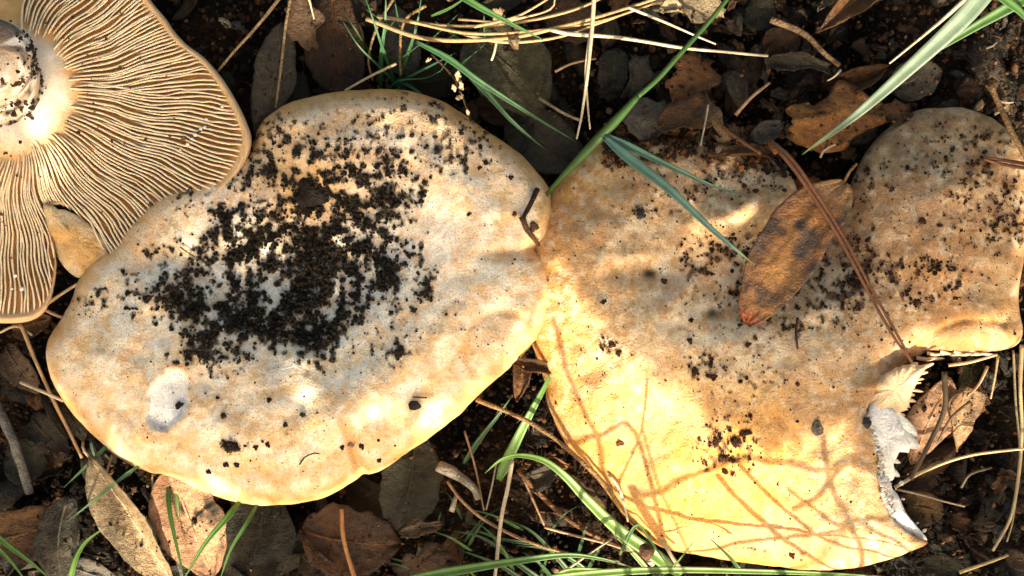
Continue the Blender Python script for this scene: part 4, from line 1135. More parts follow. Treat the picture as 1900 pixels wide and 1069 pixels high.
# single clods and bits lying on the caps
def clod(label, x, y, r, col=(0.03, 0.018, 0.011), sq=(1, 1, .7), rot=0.0, name='soil_clod', cat='soil clod', group='clods on the caps'):
    v, f = ICO_V, ICO_F
    # one subdivision
    mid = {}; vv = [tuple(q) for q in v]; ff = []
    for a, b, c in f:
        def m(i, j):
            k = (min(i, j), max(i, j))
            if k not in mid:
                q = (np.array(vv[i]) + np.array(vv[j])) / 2; q /= np.linalg.norm(q); vv.append(tuple(q)); mid[k] = len(vv) - 1
            return mid[k]
        ab, bc, ca = m(a, b), m(b, c), m(c, a)
        ff += [(a, ab, ca), (b, bc, ab), (c, ca, bc), (ab, bc, ca)]
    V0 = np.array(vv); ff0 = np.array(ff); n0 = len(V0); Vs, Fs = [], []
    lumps = 5 if cat in ('soil clod', 'bark crumb') and r > 4.5 else 1
    for q in range(lumps):
        s_ = 1.0 if lumps == 1 else (0.62 if q else 0.72)
        o_ = np.zeros(3) if q == 0 else np.array([math.cos(q * 1.9) * .62, math.sin(q * 1.9) * .62, random.uniform(-.2, .1)]) * random.uniform(.7, 1.15)
        Vs.append(V0 * s_ * random.uniform(.75, 1.1) * rng.uniform(.78, 1.22, (n0, 1)) + o_); Fs.append(ff0 + n0 * q)
    V = np.vstack(Vs) * np.array(sq); ff = np.vstack(Fs)
    cs, sn = math.cos(R(rot)), math.sin(R(rot))
    V = np.stack([V[:, 0] * cs - V[:, 1] * sn, V[:, 0] * sn + V[:, 1] * cs, V[:, 2]], -1) * PX(r)
    V = V + np.array(W((x, y, 10))) + np.array([0, 0, PX(r) * sq[2] * .6])
    o = mesh(name, V, np.array(ff), M_soil, col=np.asarray(col)[None] * rng.uniform(.6, 1.3, (len(V), 1)), smooth=False)
    return tag(o, label, cat, group)
clod('round black clod beside the upper edge of the soil heap', 578, 358, 30, (0.02, .014, .01), (1, 1, .35), group=None)
clod('oval dark seed near the lower rim of the soil-topped cap', 769, 752, 13, (.035, .032, .024), (1.1, .75, .5), -8, 'seed', 'seed', None)
clod('lumpy clod low on the soil-topped cap, largest of that area', 430, 828, 11, group=None, sq=(1.2, .8, .6))
clod('dark clod lodged on the edge of the white pit', 333, 752, 8, group=None, sq=(1.1, .7, .6), rot=40)
clod('grey stone flake set in the torn cap at the border of sun and shade', 1515, 794, 15, (.16, .13, .10), (.85, 1.1, .4), 0, 'stone_flake', 'stone', None)
clod('small dark bluish pebble lodged beside the white torn flesh', 1607, 784, 11, (.05, .055, .05), (.9, 1.2, .7), 10, 'pebble', 'pebble', None)
clod('grey clod on the upper rim of the soil-topped cap', 818, 200, 8, (.10, .09, .08), (1, .9, .6), 0, 'soil_clod', 'soil clod', None)
clod('bluish-grey clod on the shaded shoulder of the torn cap', 1190, 398, 9, (.04, .045, .045), (1, 1, .6), 0, 'soil_clod', 'soil clod', None)
clod('reddish scar of dried soil alone on the sunlit yellow side', 1151, 821, 8, (.14, .05, .02), (1, 1, .35), 0, 'soil_clod', 'soil clod', None)
for x, y, r in ((415, 772, 6), (388, 875, 6), (420, 862, 5), (440, 862, 6), (500, 742, 5), (562, 770, 5), (530, 788, 5), (740, 655, 9), (672, 828, 6), (703, 853, 6), (702, 817, 4), (590, 680, 5),
                (635, 830, 5), (475, 830, 5), (497, 825, 6), (790, 548, 7), (905, 262, 5), (948, 330, 5), (870, 398, 5), (768, 575, 6), (890, 312, 5)):
    clod(lab('small clod', x, y), x, y, r, sq=(1, random.uniform(.6, 1), .6), rot=random.uniform(0, 180), group='small clods on the soil-topped cap')
for x, y, r in ((1280, 632, 6), (1388, 640, 7), (1372, 603, 5), (1135, 640, 8), (1148, 655, 6), (1325, 700, 7), (1290, 690, 8), (1390, 560, 6), (1232, 522, 6), (1402, 355, 6), (1380, 345, 5), (1655, 352, 6), (1710, 410, 7), (1120, 560, 5),
                (1340, 850, 10), (1365, 820, 10), (1330, 820, 8), (1380, 806, 9), (1345, 875, 7), (1470, 1030, 7), (1700, 560, 6)):
    clod(lab('small brown clod', x, y), x, y, r, (.05, .02, .01), sq=(1, random.uniform(.6, 1), .6), rot=random.uniform(0, 180), group='small clods on the torn cap')

def stick(name, label, pts, r0, r1, col, mat=None, cat='twig', group=None, sides=7, wob=.12, seed=1, cj=.2):
    k = PX(1)
    o = tube(name, [W(p) for p in pts], r0 * k, r1 * k, mat or M_bark, col, sides=sides, wob=wob, seed=seed, cj=cj)
    return tag(o, label, cat, group)
# bits of bark in the fold of the first cap
stick('twig', 'short black twig standing in the fold of the soil-topped cap margin', [(997, 352, 10.12), (985, 378, 10.14), (972, 402, 10.1)], 5.5, 4, (.035, .02, .012), seed=3)
stick('twig', 'broken bark bit wedged in the fold where both large caps meet', [(968, 402, 10.08), (978, 425, 10.12), (1000, 456, 2.35)], 7, 3.5, (.10, .055, .028), seed=4, wob=.3)
clod('heart-shaped brown bark crumb in the margin fold below the black twig', 990, 420, 9, (.13, .075, .04), (1, 1.1, .5), 20, 'bark_crumb', 'bark crumb', None)
clod('round brown crumb beside the black twig in the margin fold', 955, 397, 5, (.12, .05, .02), (1, .9, .6), 0, 'bark_crumb', 'bark crumb', None)
stick('pine_needle_bit', 'tiny bent needle bit low on the soil-topped cap', [(556, 862, 10.05), (566, 848, 10.12), (582, 841, 10.14), (592, 842, 10.06)], 1.6, 1.3, (.06, .035, .02), cat='needle bit')
stick('pine_needle_bit', 'tiny straight needle bit above the oval dark seed', [(766, 737, 10.06), (792, 738, 10.06)], 2.0, 1.6, (.12, .07, .04), cat='needle bit')
stick('pine_needle_bit', 'thin green thread lying on the cream shoulder above the soil', [(334, 458, 10.06), (350, 470, 10.1), (364, 478, 10.06)], 1.3, 1.0, (.06, .07, .02), cat='needle bit')

# ------------------------------------------------------------------ dry stems
ST = (0.36, 0.24, 0.11); BR = (0.20, 0.11, 0.05); WH = (0.50, 0.42, 0.29); GY = (0.22, 0.19, 0.15)
GS = 'straws of the bundle at the top'
for i, (pts, r, c, lab) in enumerate((
    ([(680, 35, 2.2), (790, 72, 2.4), (930, 72, 2.5), (1040, 50, 2.5), (1180, 10, 2.6), (1290, -30, 2.6)], 4.6, ST, 'thick tan straw running the whole length of the top bundle'),
    ([(700, 30, 2.0), (820, 48, 2.2), (940, 45, 2.3), (1060, 20, 2.4), (1150, -20, 2.4)], 4.0, (.36, .24, .11), 'darker straw along the upper side of the top bundle'),
    ([(760, 40, 2.5), (870, 62, 2.6), (985, 58, 2.5), (1110, 40, 2.5), (1220, 5, 2.6)], 3.4, ST, 'slim tan straw lying on top of the bundle'),
    ([(830, 55, 2.3), (930, 78, 2.3), (1030, 70, 2.4), (1120, 40, 2.5), (1200, 10, 2.5)], 3.6, (.42, .29, .14), 'straw along the lower side of the top bundle'),
    ([(880, 50, 2.7), (960, 30, 2.8), (1030, -10, 2.9)], 3.2, ST, 'short straw crossing the bundle up to the top edge'),
    ([(940, 40, 2.6), (1020, 18, 2.7), (1030, -12, 2.8)], 2.6, (.45, .32, .17), 'bent straw kinked at the top edge'),
    ([(850, 36, 2.2), (960, 40, 2.3), (1090, 10, 2.4)], 2.6, (.30, .20, .09), 'thin dark straw within the top bundle'),
    ([(1020, 55, 2.5), (1060, 63, 2.6), (1150, 70, 2.5), (1260, 88, 2.4), (1340, 96, 2.3), (1425, 104, 2.2)], 4.2, WH, 'long pale straw stretching from the bundle over the crumbled litter'),
    ([(1165, 14, 2.7), (1230, 40, 2.6), (1290, 66, 2.5), (1328, 82, 2.4)], 3.0, WH, 'short pale straw slanting above the long pale one'),
    )):
    stick('straw', lab, pts, r, r * .6, c, M_straw, 'straw', GS, seed=i + 11)
stick('straw', 'white forked straw hanging from the top edge, its longer arm', [(1103, -20, 3.2), (1098, 60, 3.1), (1090, 140, 3.0), (1080, 210, 2.8), (1070, 258, 2.6)], 4.6, 1.8, WH, M_straw, 'straw', seed=21)
stick('straw', 'shorter arm of the white forked straw at the top', [(1096, 60, 3.0), (1087, 130, 2.95), (1090, 190, 2.8), (1095, 240, 2.6)], 3.4, 1.5, WH, M_straw, 'straw', seed=22)
stick('straw', 'small arched pale straw beside the white forked one', [(1030, 133, 1.9), (1062, 118, 2.0), (1106, 109, 1.9)], 2.8, 2, ST, M_straw, 'straw', seed=23)
stick('straw', 'little pale stub below the top bundle', [(922, 70, 2.2), (918, 95, 2.2), (912, 112, 2.1)], 3.0, 2.4, WH, M_straw, 'straw', seed=24)
stick('straw', 'needle-thin white straw hanging at the top above the big brown leaf', [(570, -15, 2.3), (577, 12, 2.2), (583, 36, 2.1)], 3.0, 1.2, WH, M_straw, 'straw', seed=25)
stick('twig', 'thin brown stem slanting from the top edge towards the gill rim', [(528, -15, 2.1), (480, 45, 1.9), (435, 95, 1.7), (404, 132, 1.6)], 3.6, 2.8, (.26, .18, .09), seed=26)
stick('twig', 'thin brown stem crossing the narrow grey leaf', [(540, -10, 1.8), (530, 50, 1.8), (522, 120, 1.7), (512, 200, 1.6)], 3.0, 2.4, (.26, .18, .09), seed=27)
stick('twig', 'dark bent stem hanging inside the green tuft', [(735, -10, 1.6), (700, 50, 1.6), (684, 108, 1.6), (692, 150, 1.4)], 3.2, 2.0, (.20, .13, .06), seed=28)
stick('twig', 'tan stem crossing behind the green tuft', [(790, 10, 1.7), (750, 40, 1.6), (742, 100, 1.5), (744, 140, 1.4)], 3.4, 2.4, (.28, .17, .07), seed=29)
stick('straw', 'pale straw slanting into the rim of the soil-topped cap', [(735, 118, 1.9), (690, 140, 1.9), (640, 168, 2.0)], 3.0, 2.2, (.36, .27, .16), M_straw, 'straw', seed=30)
stick('twig', 'pale twig end in the gap above the grey smooth leaf', [(1000, 182, 1.2), (1045, 210, 1.4), (1080, 225, 1.4)], 3.6, 2.6, (.34, .26, .16), seed=31)
# right top
stick('twig', 'stout brown twig slanting over black soil near the top', [(1430, 36, 1.9), (1490, 62, 1.9), (1530, 100, 1.8), (1558, 122, 1.8)], 7, 5, (.16, .10, .055), seed=32)
stick('twig', 'brown stem at the edge reaching the mottled lobe', [(1838, 158, 3.0), (1858, 205, 3.0), (1880, 250, 3.1), (1908, 300, 3.1)], 5, 5.5, (.30, .18, .08), seed=33)
stick('twig', 'dark curved stem running into the litter crust of the torn cap', [(1322, 195, 2.3), (1335, 230, 2.5), (1370, 258, 2.7), (1412, 285, 2.9)], 4.5, 3, (.13, .07, .03), seed=34)
stick('straw', 'pale split straw lying beside the tattered leaf scraps', [(1364, 214, 2.1), (1395, 180, 2.2), (1428, 154, 2.2)], 3.8, 2.6, (.36, .22, .12), M_straw, 'straw', seed=35)
stick('straw', 'thin white hair-like stem above the torn cap', [(1314, 195, 2.5), (1308, 230, 2.6), (1300, 270, 2.8)], 2.0, 1.3, WH, M_straw, 'straw', seed=36)
stick('straw', 'small white curled rootlet below the orange-tan lumpy leaf', [(1522, 292, 2.3), (1530, 278, 2.4), (1550, 268, 2.4)], 2.6, 1.6, WH, M_straw, 'rootlet', seed=37)
stick('straw', 'thin sunlit straw running along the long blue-green blade', [(1800, -10, 3.6), (1745, 40, 3.3), (1650, 118, 2.9)], 4.2, 1.8, WH, M_straw, 'straw', seed=38)
for i, (x0, y0, x1, y1, lab) in enumerate(((1560, 130, 1535, 150, 'bleached bit of stem near the pointed orange tip'), (1830, 90, 1850, 78, 'thin pale thread on the black soil near the top corner'), (1848, 185, 1880, 190, 'pale broken straw end beside the brown stem at the edge'), (1845, 212, 1872, 192, 'second pale broken straw end beside the brown stem at the edge'))):
    stick('straw', lab, [(x0, y0, 2.0), ((x0 + x1) / 2, (y0 + y1) / 2 + 3, 2.05), (x1, y1, 2.0)], 2.4, 1.5, WH, M_straw, 'straw', seed=40 + i)
# pine needles on the torn cap
pn = thing('pine_needle', W((1430, 270, 3.0)))
tag(pn, 'long reddish double pine needle lying across the torn cap and its leaf', 'pine needle')
for dx, dy, s in ((0, 0, 1), (7, -4, 2)):
    tube('needle', [W(p) for p in ((1428 + dx * .3, 262, 3.0), (1462 + dx, 300 + dy, 3.3), (1500 + dx, 352 + dy, 3.35), (1556 + dx, 440 + dy, 3.25), (1610 + dx, 540 + dy, 3.25), (1655 + dx, 620 + dy, 3.2), (1692, 672, 3.05))], PX(4.6), PX(2.6), M_straw, (.17, .07, .032), parent=pn, sides=6, seed=s)
tube('needle', [W(p) for p in ((1428, 262, 3.0), (1432, 272, 3.1), (1440, 284, 3.2))], PX(7), PX(5), M_bark, (.16, .06, .025), parent=pn)
pn = thing('pine_needle', W((1820, 294, 3.0)))
tag(pn, 'short reddish double pine needle poking in from the edge over the mottled lobe', 'pine needle')
for dy in (0, 8):
    tube('needle', [W(p) for p in ((1824, 293 + dy * .2, 10.1), (1860, 297 + dy, 10.25), (1925, 308 + dy, 3.3))], PX(3), PX(4), M_straw, (.20, .08, .04), parent=pn, sides=6, seed=dy)
stick('pine_needle_bit', 'thin brown needle bit lying below the amber leaf', [(1480, 590, 10.06), (1477, 615, 10.1), (1480, 648, 10.05)], 3, 2, (.12, .05, .03), cat='needle bit', seed=5)
# bottom
stick('twig', 'hairy brown stem slanting from the soil-topped cap down along the torn cap', [(884, 742, 1.9), (925, 758, 2.05), (985, 785, 2.1), (1040, 822, 2.1), (1092, 868, 2.1), (1128, 905, 2.0), (1140, 925, 1.9)], 4.2, 4.0, (.24, .14, .06), seed=50, wob=.25)
hs = [o for o in sc.objects if o.get('label', '').startswith('hairy brown stem')][0]
pth = resample(spline([W(p) for p in [(884, 742, 1.9), (925, 758, 2.05), (985, 785, 2.1), (1040, 822, 2.1), (1092, 868, 2.1), (1128, 905, 2.0)]], 8), .045)
V = []; F = []
for q in pth:
    d_ = np.array([random.gauss(0, 1), random.gauss(0, 1), random.gauss(.3, .7)]); d_ /= np.linalg.norm(d_); s_ = np.cross(d_, (.3, .5, .8)); s_ *= .007 / (np.linalg.norm(s_) + 1e-6); u_ = np.cross(d_, s_)
    k = len(V); V += [q + s_, q - s_ * .5 + u_ * .8, q - s_ * .5 - u_ * .8, q + d_ * random.uniform(.12, .24)]; F += [(k, k + 1, k + 3), (k + 1, k + 2, k + 3), (k + 2, k, k + 3)]
ho = mesh('hairs', V, F, M_straw, parent=hs, col=np.tile((.42, .28, .13), (len(V), 1))); ho['kind'] = 'stuff'
stick('twig', 'reddish thin stem curving through the dark grass below the caps', [(830, 893, 1.5), (858, 930, 1.6), (905, 968, 1.6), (980, 1005, 1.6), (1060, 1028, 1.5), (1150, 1042, 1.4)], 3.4, 2.8, (.34, .20, .10), seed=51)
stick('straw', 'pale upright straw below the gap between both large caps', [(951, 855, 2.0), (942, 905, 2.0), (930, 965, 1.9), (917, 1085, 1.8)], 4.2, 3.6, (.50, .42, .30), M_straw, 'straw', seed=52)
stick('straw', 'thin brown straw beside the pale upright one', [(862, 800, 1.3), (880, 860, 1.5), (898, 948, 1.5)], 2.6, 1.8, (.26, .17, .09), M_straw, 'straw', seed=53)
stick('straw', 'thin grey straw between the brown and the pale upright one', [(921, 860, 1.6), (912, 905, 1.6), (902, 946, 1.5)], 2.2, 1.6, (.32, .27, .2), M_straw, 'straw', seed=54)
stick('straw', 'brown straw slanting under the arched green blade', [(968, 880, 1.3), (990, 930, 1.3), (1010, 975, 1.3)], 3.0, 2.2, (.34, .2, .1), M_straw, 'straw', seed=55)
stick('twig', 'brown root slanting deep under the arched green blade', [(960, 870, .9), (1010, 925, .9), (1070, 975, .9), (1160, 1020, .9)], 6, 5, (.20, .10, .045), seed=56)
stick('straw', 'pale rootlets line crossing the dark bottom gap', [(1010, 978, 1.3), (1060, 992, 1.4), (1130, 1010, 1.4), (1165, 1022, 1.4)], 3, 2, (.4, .28, .16), M_straw, 'straw', seed=57)
stick('straw', 'thin straw slanting up towards the rim of the torn cap', [(1050, 1058, 1.6), (1090, 1030, 1.7), (1135, 1000, 1.7)], 2.6, 1.8, (.42, .34, .22), M_straw, 'straw', seed=58)
stick('twig', 'short knobby grey twig under the rim of the soil-topped cap', [(815, 862, 1.6), (845, 880, 1.7), (878, 905, 1.7), (886, 925, 1.6)], 11, 8, GY, seed=59, wob=.35)
stick('twig', 'grey lumpy rootlet below the knobby twig', [(848, 915, 1.4), (838, 950, 1.5)], 4, 6, (.4, .34, .26), seed=60, wob=.4)
stick('straw', 'orange stalk lying on the broad brown leaf at the bottom', [(634, 945, 1.5), (636, 990, 1.6), (645, 1030, 1.6), (662, 1085, 1.6)], 4.0, 5.0, (.42, .20, .07), M_straw, 'leaf stalk', seed=61)
stick('straw', 'pale bristle standing at the rim of the torn cap near the round twig end', [(1228, 1000, 2.0), (1245, 1030, 2.1), (1262, 1055, 2.1)], 3, 4, WH, M_straw, 'straw', seed=62)
stick('straw', 'white wispy straw on the rim of the torn cap above the bottom blades', [(1130, 880, 10.05), (1148, 905, 10.15), (1158, 935, 10.12), (1165, 968, 2.0)], 3.6, 1.8, WH, M_straw, 'straw', seed=63)
# round twig end
te = stick('twig', 'dark twig with a round pale cut end under the rim of the torn cap', [(1140, 985, 1.4), (1175, 1005, 1.6), (1206, 1030, 1.9)], 12, 13, (.10, .05, .03), seed=64, wob=.2, sides=12)
clod('round cut wood end with grey rings at the bottom rim of the torn cap', 1208, 1040, 13, (.42, .38, .30), (1, 1, .5), 0, 'wood_end', 'wood bit', None)
clod('small reddish bud beside the round cut wood end', 1178, 1018, 10, (.16, .05, .03), (1.2, .8, .7), 30, 'bud', 'bud', None)
clod('pale grey pebble lying on the reddish-brown leaf at the bottom', 783, 1030, 17, (.30, .27, .19), (.9, 1.25, .5), 20, 'pebble', 'pebble', None)
# left side
stick('twig', 'stout grey twig standing in the dark gap near the bottom corner', [(-8, 745, 1.2), (12, 790, 1.3), (32, 840, 1.3), (55, 915, 1.1)], 9, 10, (.16, .15, .13), seed=70, wob=.2)
stick('straw', 'long orange-tan stem running beside the rim of the soil-topped cap', [(38, 600, 1.6), (62, 660, 1.6), (100, 745, 1.6), (128, 800, 1.5), (152, 850, 1.5)], 4.0, 3.0, (.46, .30, .15), M_straw, 'straw', seed=71)
stick('straw', 'white pointed straw stub touching the rim of the soil-topped cap', [(38, 709, 1.7), (75, 725, 1.75), (118, 744, 1.7)], 3.6, 3.0, WH, M_straw, 'straw', seed=72)
stick('straw', 'pale straw between the narrow gill lobe and the soil-topped cap', [(84, 566, 1.7), (115, 545, 1.7), (148, 524, 1.7)], 3.6, 3.0, (.5, .36, .2), M_straw, 'straw', seed=73)
stick('straw', 'lower pale straw between the narrow gill lobe and the soil-topped cap', [(80, 572, 1.5), (105, 585, 1.5), (130, 592, 1.5)], 3.6, 3.0, (.5, .33, .17), M_straw, 'straw', seed=74)
stick('straw', 'short bright straw below the narrow gill lobe', [(0, 617, 1.5), (30, 605, 1.55), (60, 622, 1.5)], 2.6, 2.2, (.5, .38, .24), M_straw, 'straw', seed=75)
stick('twig', 'dark grey twig slanting between the two sunlit leaves at the bottom', [(265, 905, 1.2), (290, 950, 1.3), (318, 1010, 1.3), (345, 1085, 1.2)], 5, 5, (.11, .10, .09), seed=76)
stick('straw', 'thin stem between the folded leaf and the cap rim', [(208, 845, 1.7), (200, 870, 1.7), (194, 892, 1.6)], 2.8, 2.0, (.36, .24, .14), M_straw, 'straw', seed=77)
stick('straw', 'fine pale stem along the edge of the pinkish leaf', [(283, 880, 1.8), (284, 920, 1.85), (292, 958, 1.8)], 2.2, 1.6, WH, M_straw, 'straw', seed=78)
# right side
for i, (pts, r, c, lab) in enumerate((
    ([(1660, 905, 1.9), (1720, 872, 2.1), (1800, 845, 2.2), (1925, 830, 2.3)], 3.6, (.50, .38, .2), 'long tan straw curving from the torn flesh to the edge'),
    ([(1662, 908, 1.6), (1700, 916, 1.7), (1750, 930, 1.7), (1790, 940, 1.6)], 2.6, (.42, .30, .17), 'thin straw under the long tan one beside the torn flesh'),
    ([(1896, 640, 1.9), (1893, 720, 2.0), (1896, 800, 2.0), (1890, 880, 2.0), (1875, 960, 2.0), (1842, 1022, 1.9)], 4.0, (.46, .34, .18), 'bent straw hanging along the dark edge below the mottled lobe'),
    ([(1880, 650, 1.6), (1884, 740, 1.7), (1892, 850, 1.7), (1880, 960, 1.6), (1868, 1005, 1.5)], 2.6, (.30, .24, .14), 'second thinner straw hanging along the dark edge'),
    ([(1760, 678, 1.8), (1800, 672, 1.85), (1850, 658, 1.8)], 3.4, (.5, .36, .2), 'straw just below the gill teeth of the mottled lobe'),
    ([(1833, 680, 1.9), (1815, 715, 2.0), (1795, 735, 2.1)], 3.0, (.45, .3, .16), 'thin stem above the striped pale leaf'),
    ([(1852, 660, 1.7), (1846, 700, 1.7), (1838, 740, 1.6)], 2.6, (.4, .28, .16), 'short stem hanging under the mottled lobe'),
    ([(1752, 690, 2.3), (1752, 760, 2.4), (1720, 830, 2.3), (1690, 890, 2.2)], 5.5, (.07, .045, .022), 'dark stem crossing the striped pale leaf'),
    ([(1800, 745, 2.2), (1765, 775, 2.2), (1740, 820, 2.1)], 3.0, (.10, .06, .03), 'short dark stem across the two tan leaves'),
    ([(1780, 1062, 1.6), (1830, 1045, 1.6), (1870, 1030, 1.6)], 4.0, (.5, .36, .15), 'tan straw at the bottom corner by the small leaf'),
    ([(1783, 905, 1.3), (1800, 880, 1.4), (1840, 868, 1.4)], 3.0, (.2, .15, .09), 'dull kinked stem on the dark soil'),
    )):
    stick('straw', lab, pts, r, r * .7, c, M_straw, 'straw', seed=80 + i)

# ------------------------------------------------------------------ green grass
GR = (0.065, 0.15, 0.035); BG = (0.15, 0.215, 0.15); YG = (0.17, 0.27, 0.05); DG = (0.035, 0.09, 0.025)
def blade(label, pts, w, col, group=None, **k):
    o = ribbon('grass_leaf', [W(p) for p in pts], PX(w), M_grass, col, seed=int(pts[0][0]) % 97, **k)
    return tag(o, label, 'grass leaf', group)
blade('broad blue-green blade from the top corner, longest of all', [(1850, -45, 4.6), (1790, 30, 4.3), (1700, 115, 3.8), (1590, 212, 3.2), (1488, 287, 2.7)], 36, BG, taper=(.05, .95), fold=.25, tipcol=(.3, .4, .15))
blade('green blade below the broad blue-green one at the top corner', [(1930, -20, 4.2), (1870, 15, 4.0), (1800, 55, 3.6), (1700, 117, 3.1)], 24, (.07, .16, .04), taper=(.05, .9))
blade('green blade bent down into the top corner', [(1840, -20, 4.4), (1870, 5, 4.4), (1895, 25, 4.3), (1935, 70, 4.0)], 24, GR, taper=(.05, 1.3))
# culm with its leaves: one plant
gp = thing('grass_plant', W((1350, -10, 3.0)))
tag(gp, 'green grass stem with a swollen sheath reaching between both large caps', 'grass plant')
tube('culm', [W(p) for p in ((1375, -35, 3.4), (1320, 35, 3.5), (1262, 100, 3.6), (1222, 145, 3.6), (1180, 182, 3.6))], PX(4.0), PX(5.0), M_grass, GR, parent=gp, sides=8, wob=.03)
tube('sheath', [W(p) for p in ((1184, 178, 3.6), (1160, 205, 3.6), (1120, 248, 3.5), (1075, 295, 3.1), (1030, 342, 2.5), (1005, 375, 1.9))], PX(7.0), PX(5.5), M_grass, (.07, .16, .035), parent=gp, sides=10, wob=.06, profile=lambda t: 0.75 + 0.7 * np.sin(np.pi * np.clip(t * 1.3, 0, 1)))
ribbon('leaf_blade', [W(p) for p in ((1120, 254, 3.6), (1165, 292, 3.75), (1240, 350, 3.8), (1320, 425, 3.6), (1400, 492, 3.1))], PX(21), M_grass, (.10, .21, .17), parent=gp, taper=(.15, .9), fold=.3, tipcol=(.25, .32, .12))
ribbon('leaf_blade', [W(p) for p in ((1128, 252, 3.6), (1180, 278, 3.7), (1250, 312, 3.75), (1315, 342, 3.6), (1375, 362, 3.4))], PX(14), M_grass, (.09, .19, .13), parent=gp, taper=(.15, .9), fold=.5)
blade('long green blade slanting from the tuft into the gap between the caps', [(772, 78, 2.6), (830, 108, 2.6), (880, 145, 2.5), (930, 178, 2.3), (1000, 222, 2.0), (1072, 265, 1.7)], 14, (.05, .13, .05), taper=(.2, .9))
blade('second green blade slanting under the first into the gap', [(860, 128, 2.3), (905, 175, 2.2), (950, 225, 2.0), (1012, 278, 1.7)], 13, (.045, .12, .05), taper=(.2, .9))
blade('green blade above the straw bundle at the top edge', [(830, -25, 3.2), (880, 8, 3.2), (940, 40, 3.1), (1008, 74, 2.9)], 15, (.06, .15, .04), taper=(.1, .9))
tf = thing('grass_tuft', A(735, 150, 0.4))
tag(tf, 'tuft of thin green blades rising behind the rim of the soil-topped cap', 'grass tuft')
for i, (pts, w) in enumerate((([(735, 158, .6), (710, 90, 1.8), (690, 30, 2.4), (672, -20, 2.6)], 8), ([(706, 170, .6), (708, 100, 1.6), (715, 40, 2.2), (716, -20, 2.6)], 12), ([(738, 160, .6), (755, 105, 1.6), (773, 50, 2.2), (784, -20, 2.6)], 9),
                            ([(745, 165, .6), (705, 125, 1.5), (665, 85, 2.0), (634, 36, 2.2)], 7), ([(730, 160, .6), (765, 140, 1.6), (800, 122, 1.9), (845, 98, 2.1)], 8), ([(728, 148, .6), (760, 160, 1.4), (800, 188, 1.8)], 11),
                            ([(715, 172, .6), (740, 150, 1.5), (790, 145, 1.7), (820, 130, 1.8)], 6), ([(745, 158, .6), (735, 168, 1.6), (705, 182, 1.9)], 8), ([(725, 150, .6), (770, 178, 1.6), (812, 192, 1.9)], 9))):
    ribbon('blade', [W(p) for p in pts], PX(w), M_grass, (.04, .12, .045), parent=tf, taper=(.2, .95), seed=i)
blade('thin green blade at the top beside the kinked straw', [(800, 30, 2.7), (835, 15, 2.8), (880, -15, 2.9)], 8, (.07, .15, .03), taper=(.2, 1.2))
# bottom gap
blade('sunlit arched green blade below the gap between both large caps', [(1262, 1068, 1.4), (1215, 1030, 1.7), (1150, 985, 2.0), (1092, 930, 2.4), (1050, 885, 2.7), (1010, 855, 2.8), (965, 845, 2.7), (930, 853, 2.5), (900, 878, 2.3)], 26, (.13, .24, .045), taper=(.1, .8), fold=.3)
blade('narrow sunlit blade running under the arched one', [(1205, 1060, 1.3), (1160, 1010, 1.6), (1110, 955, 1.8), (1075, 915, 1.9)], 13, (.18, .28, .06), taper=(.1, 1.2))
blade('upright green blade rising in the gap between both large caps', [(925, 890, 1.0), (950, 835, 1.4), (980, 775, 1.8), (1012, 715, 2.0), (1037, 662, 1.9)], 24, (.12, .25, .05), taper=(.1, .9), fold=.2)
blade('dim green blade behind the upright one in the gap', [(860, 860, .8), (890, 815, 1.1), (925, 770, 1.4), (950, 735, 1.5)], 15, (.05, .13, .04), taper=(.2, 1.1))
blade('long sunlit blade lying along the bottom edge under the torn cap', [(960, 1082, 2.6), (1100, 1064, 2.8), (1240, 1057, 2.9), (1400, 1060, 2.9), (1560, 1066, 2.8), (1750, 1080, 2.6)], 17, (.15, .26, .05), taper=(.1, 1.0))
blade('green blade arching from the bottom corner of the dark gap to the rim', [(760, 1072, 1.6), (860, 1056, 1.9), (950, 1042, 2.1), (1050, 1030, 2.2), (1120, 1038, 2.2), (1180, 1055, 2.1)], 19, (.09, .2, .04), taper=(.15, .8))
for i, (pts, w, c, lab) in enumerate((
    ([(1010, 1088, 1.5), (1050, 1060, 1.8), (1110, 1058, 1.9), (1200, 1066, 1.8)], 13, YG, 'short light green blade at the bottom edge of the dark gap'),
    ([(1030, 1095, .9), (960, 1045, 1.2), (900, 1000, 1.3), (842, 985, 1.3)], 14, DG, 'dark green blade reaching across the bottom gap'),
    ([(990, 1090, .9), (930, 1050, 1.3), (880, 1030, 1.4), (850, 1020, 1.4)], 12, DG, 'dark green blade just under the other one in the bottom gap'),
    ([(960, 1090, 1.0), (940, 1030, 1.3), (905, 985, 1.4), (880, 970, 1.4)], 10, (.06, .15, .035), 'thin green blade between the dark ones in the bottom gap'),
    ([(1080, 1090, .8), (1030, 1030, 1.1), (985, 985, 1.2), (930, 960, 1.2)], 12, DG, 'dim blade under the pale rootlets in the bottom gap'),
    ([(1000, 1010, .9), (930, 1000, 1.0), (880, 985, 1.1), (850, 1000, 1.1)], 9, DG, 'small dark blade deep in the bottom gap'),
    ([(1110, 1085, 1.2), (1075, 1048, 1.4), (1020, 1020, 1.5), (960, 1012, 1.5)], 11, GR, 'green blade curving beneath the arched one at the bottom'),
    ([(1150, 1030, 1.9), (1180, 975, 2.0), (1205, 1000, 2.0), (1236, 1046, 2.0)], 9, GR, 'bent green blade by the round cut wood end'))):
    blade(lab, pts, w, c, 'grass in the bottom gap', taper=(.2, .95))
blade('tiny green blade tip leaning over the lower rim of the torn cap', [(1376, 1060, 2.6), (1350, 1030, 2.6), (1318, 1000, 2.5)], 8, GR, taper=(.1, 1.0))
blade('tiny crossed grass tip over the lower rim near the wood end', [(1230, 1068, 2.4), (1255, 1045, 2.4), (1285, 1008, 2.4)], 6, YG, taper=(.1, 1.0))
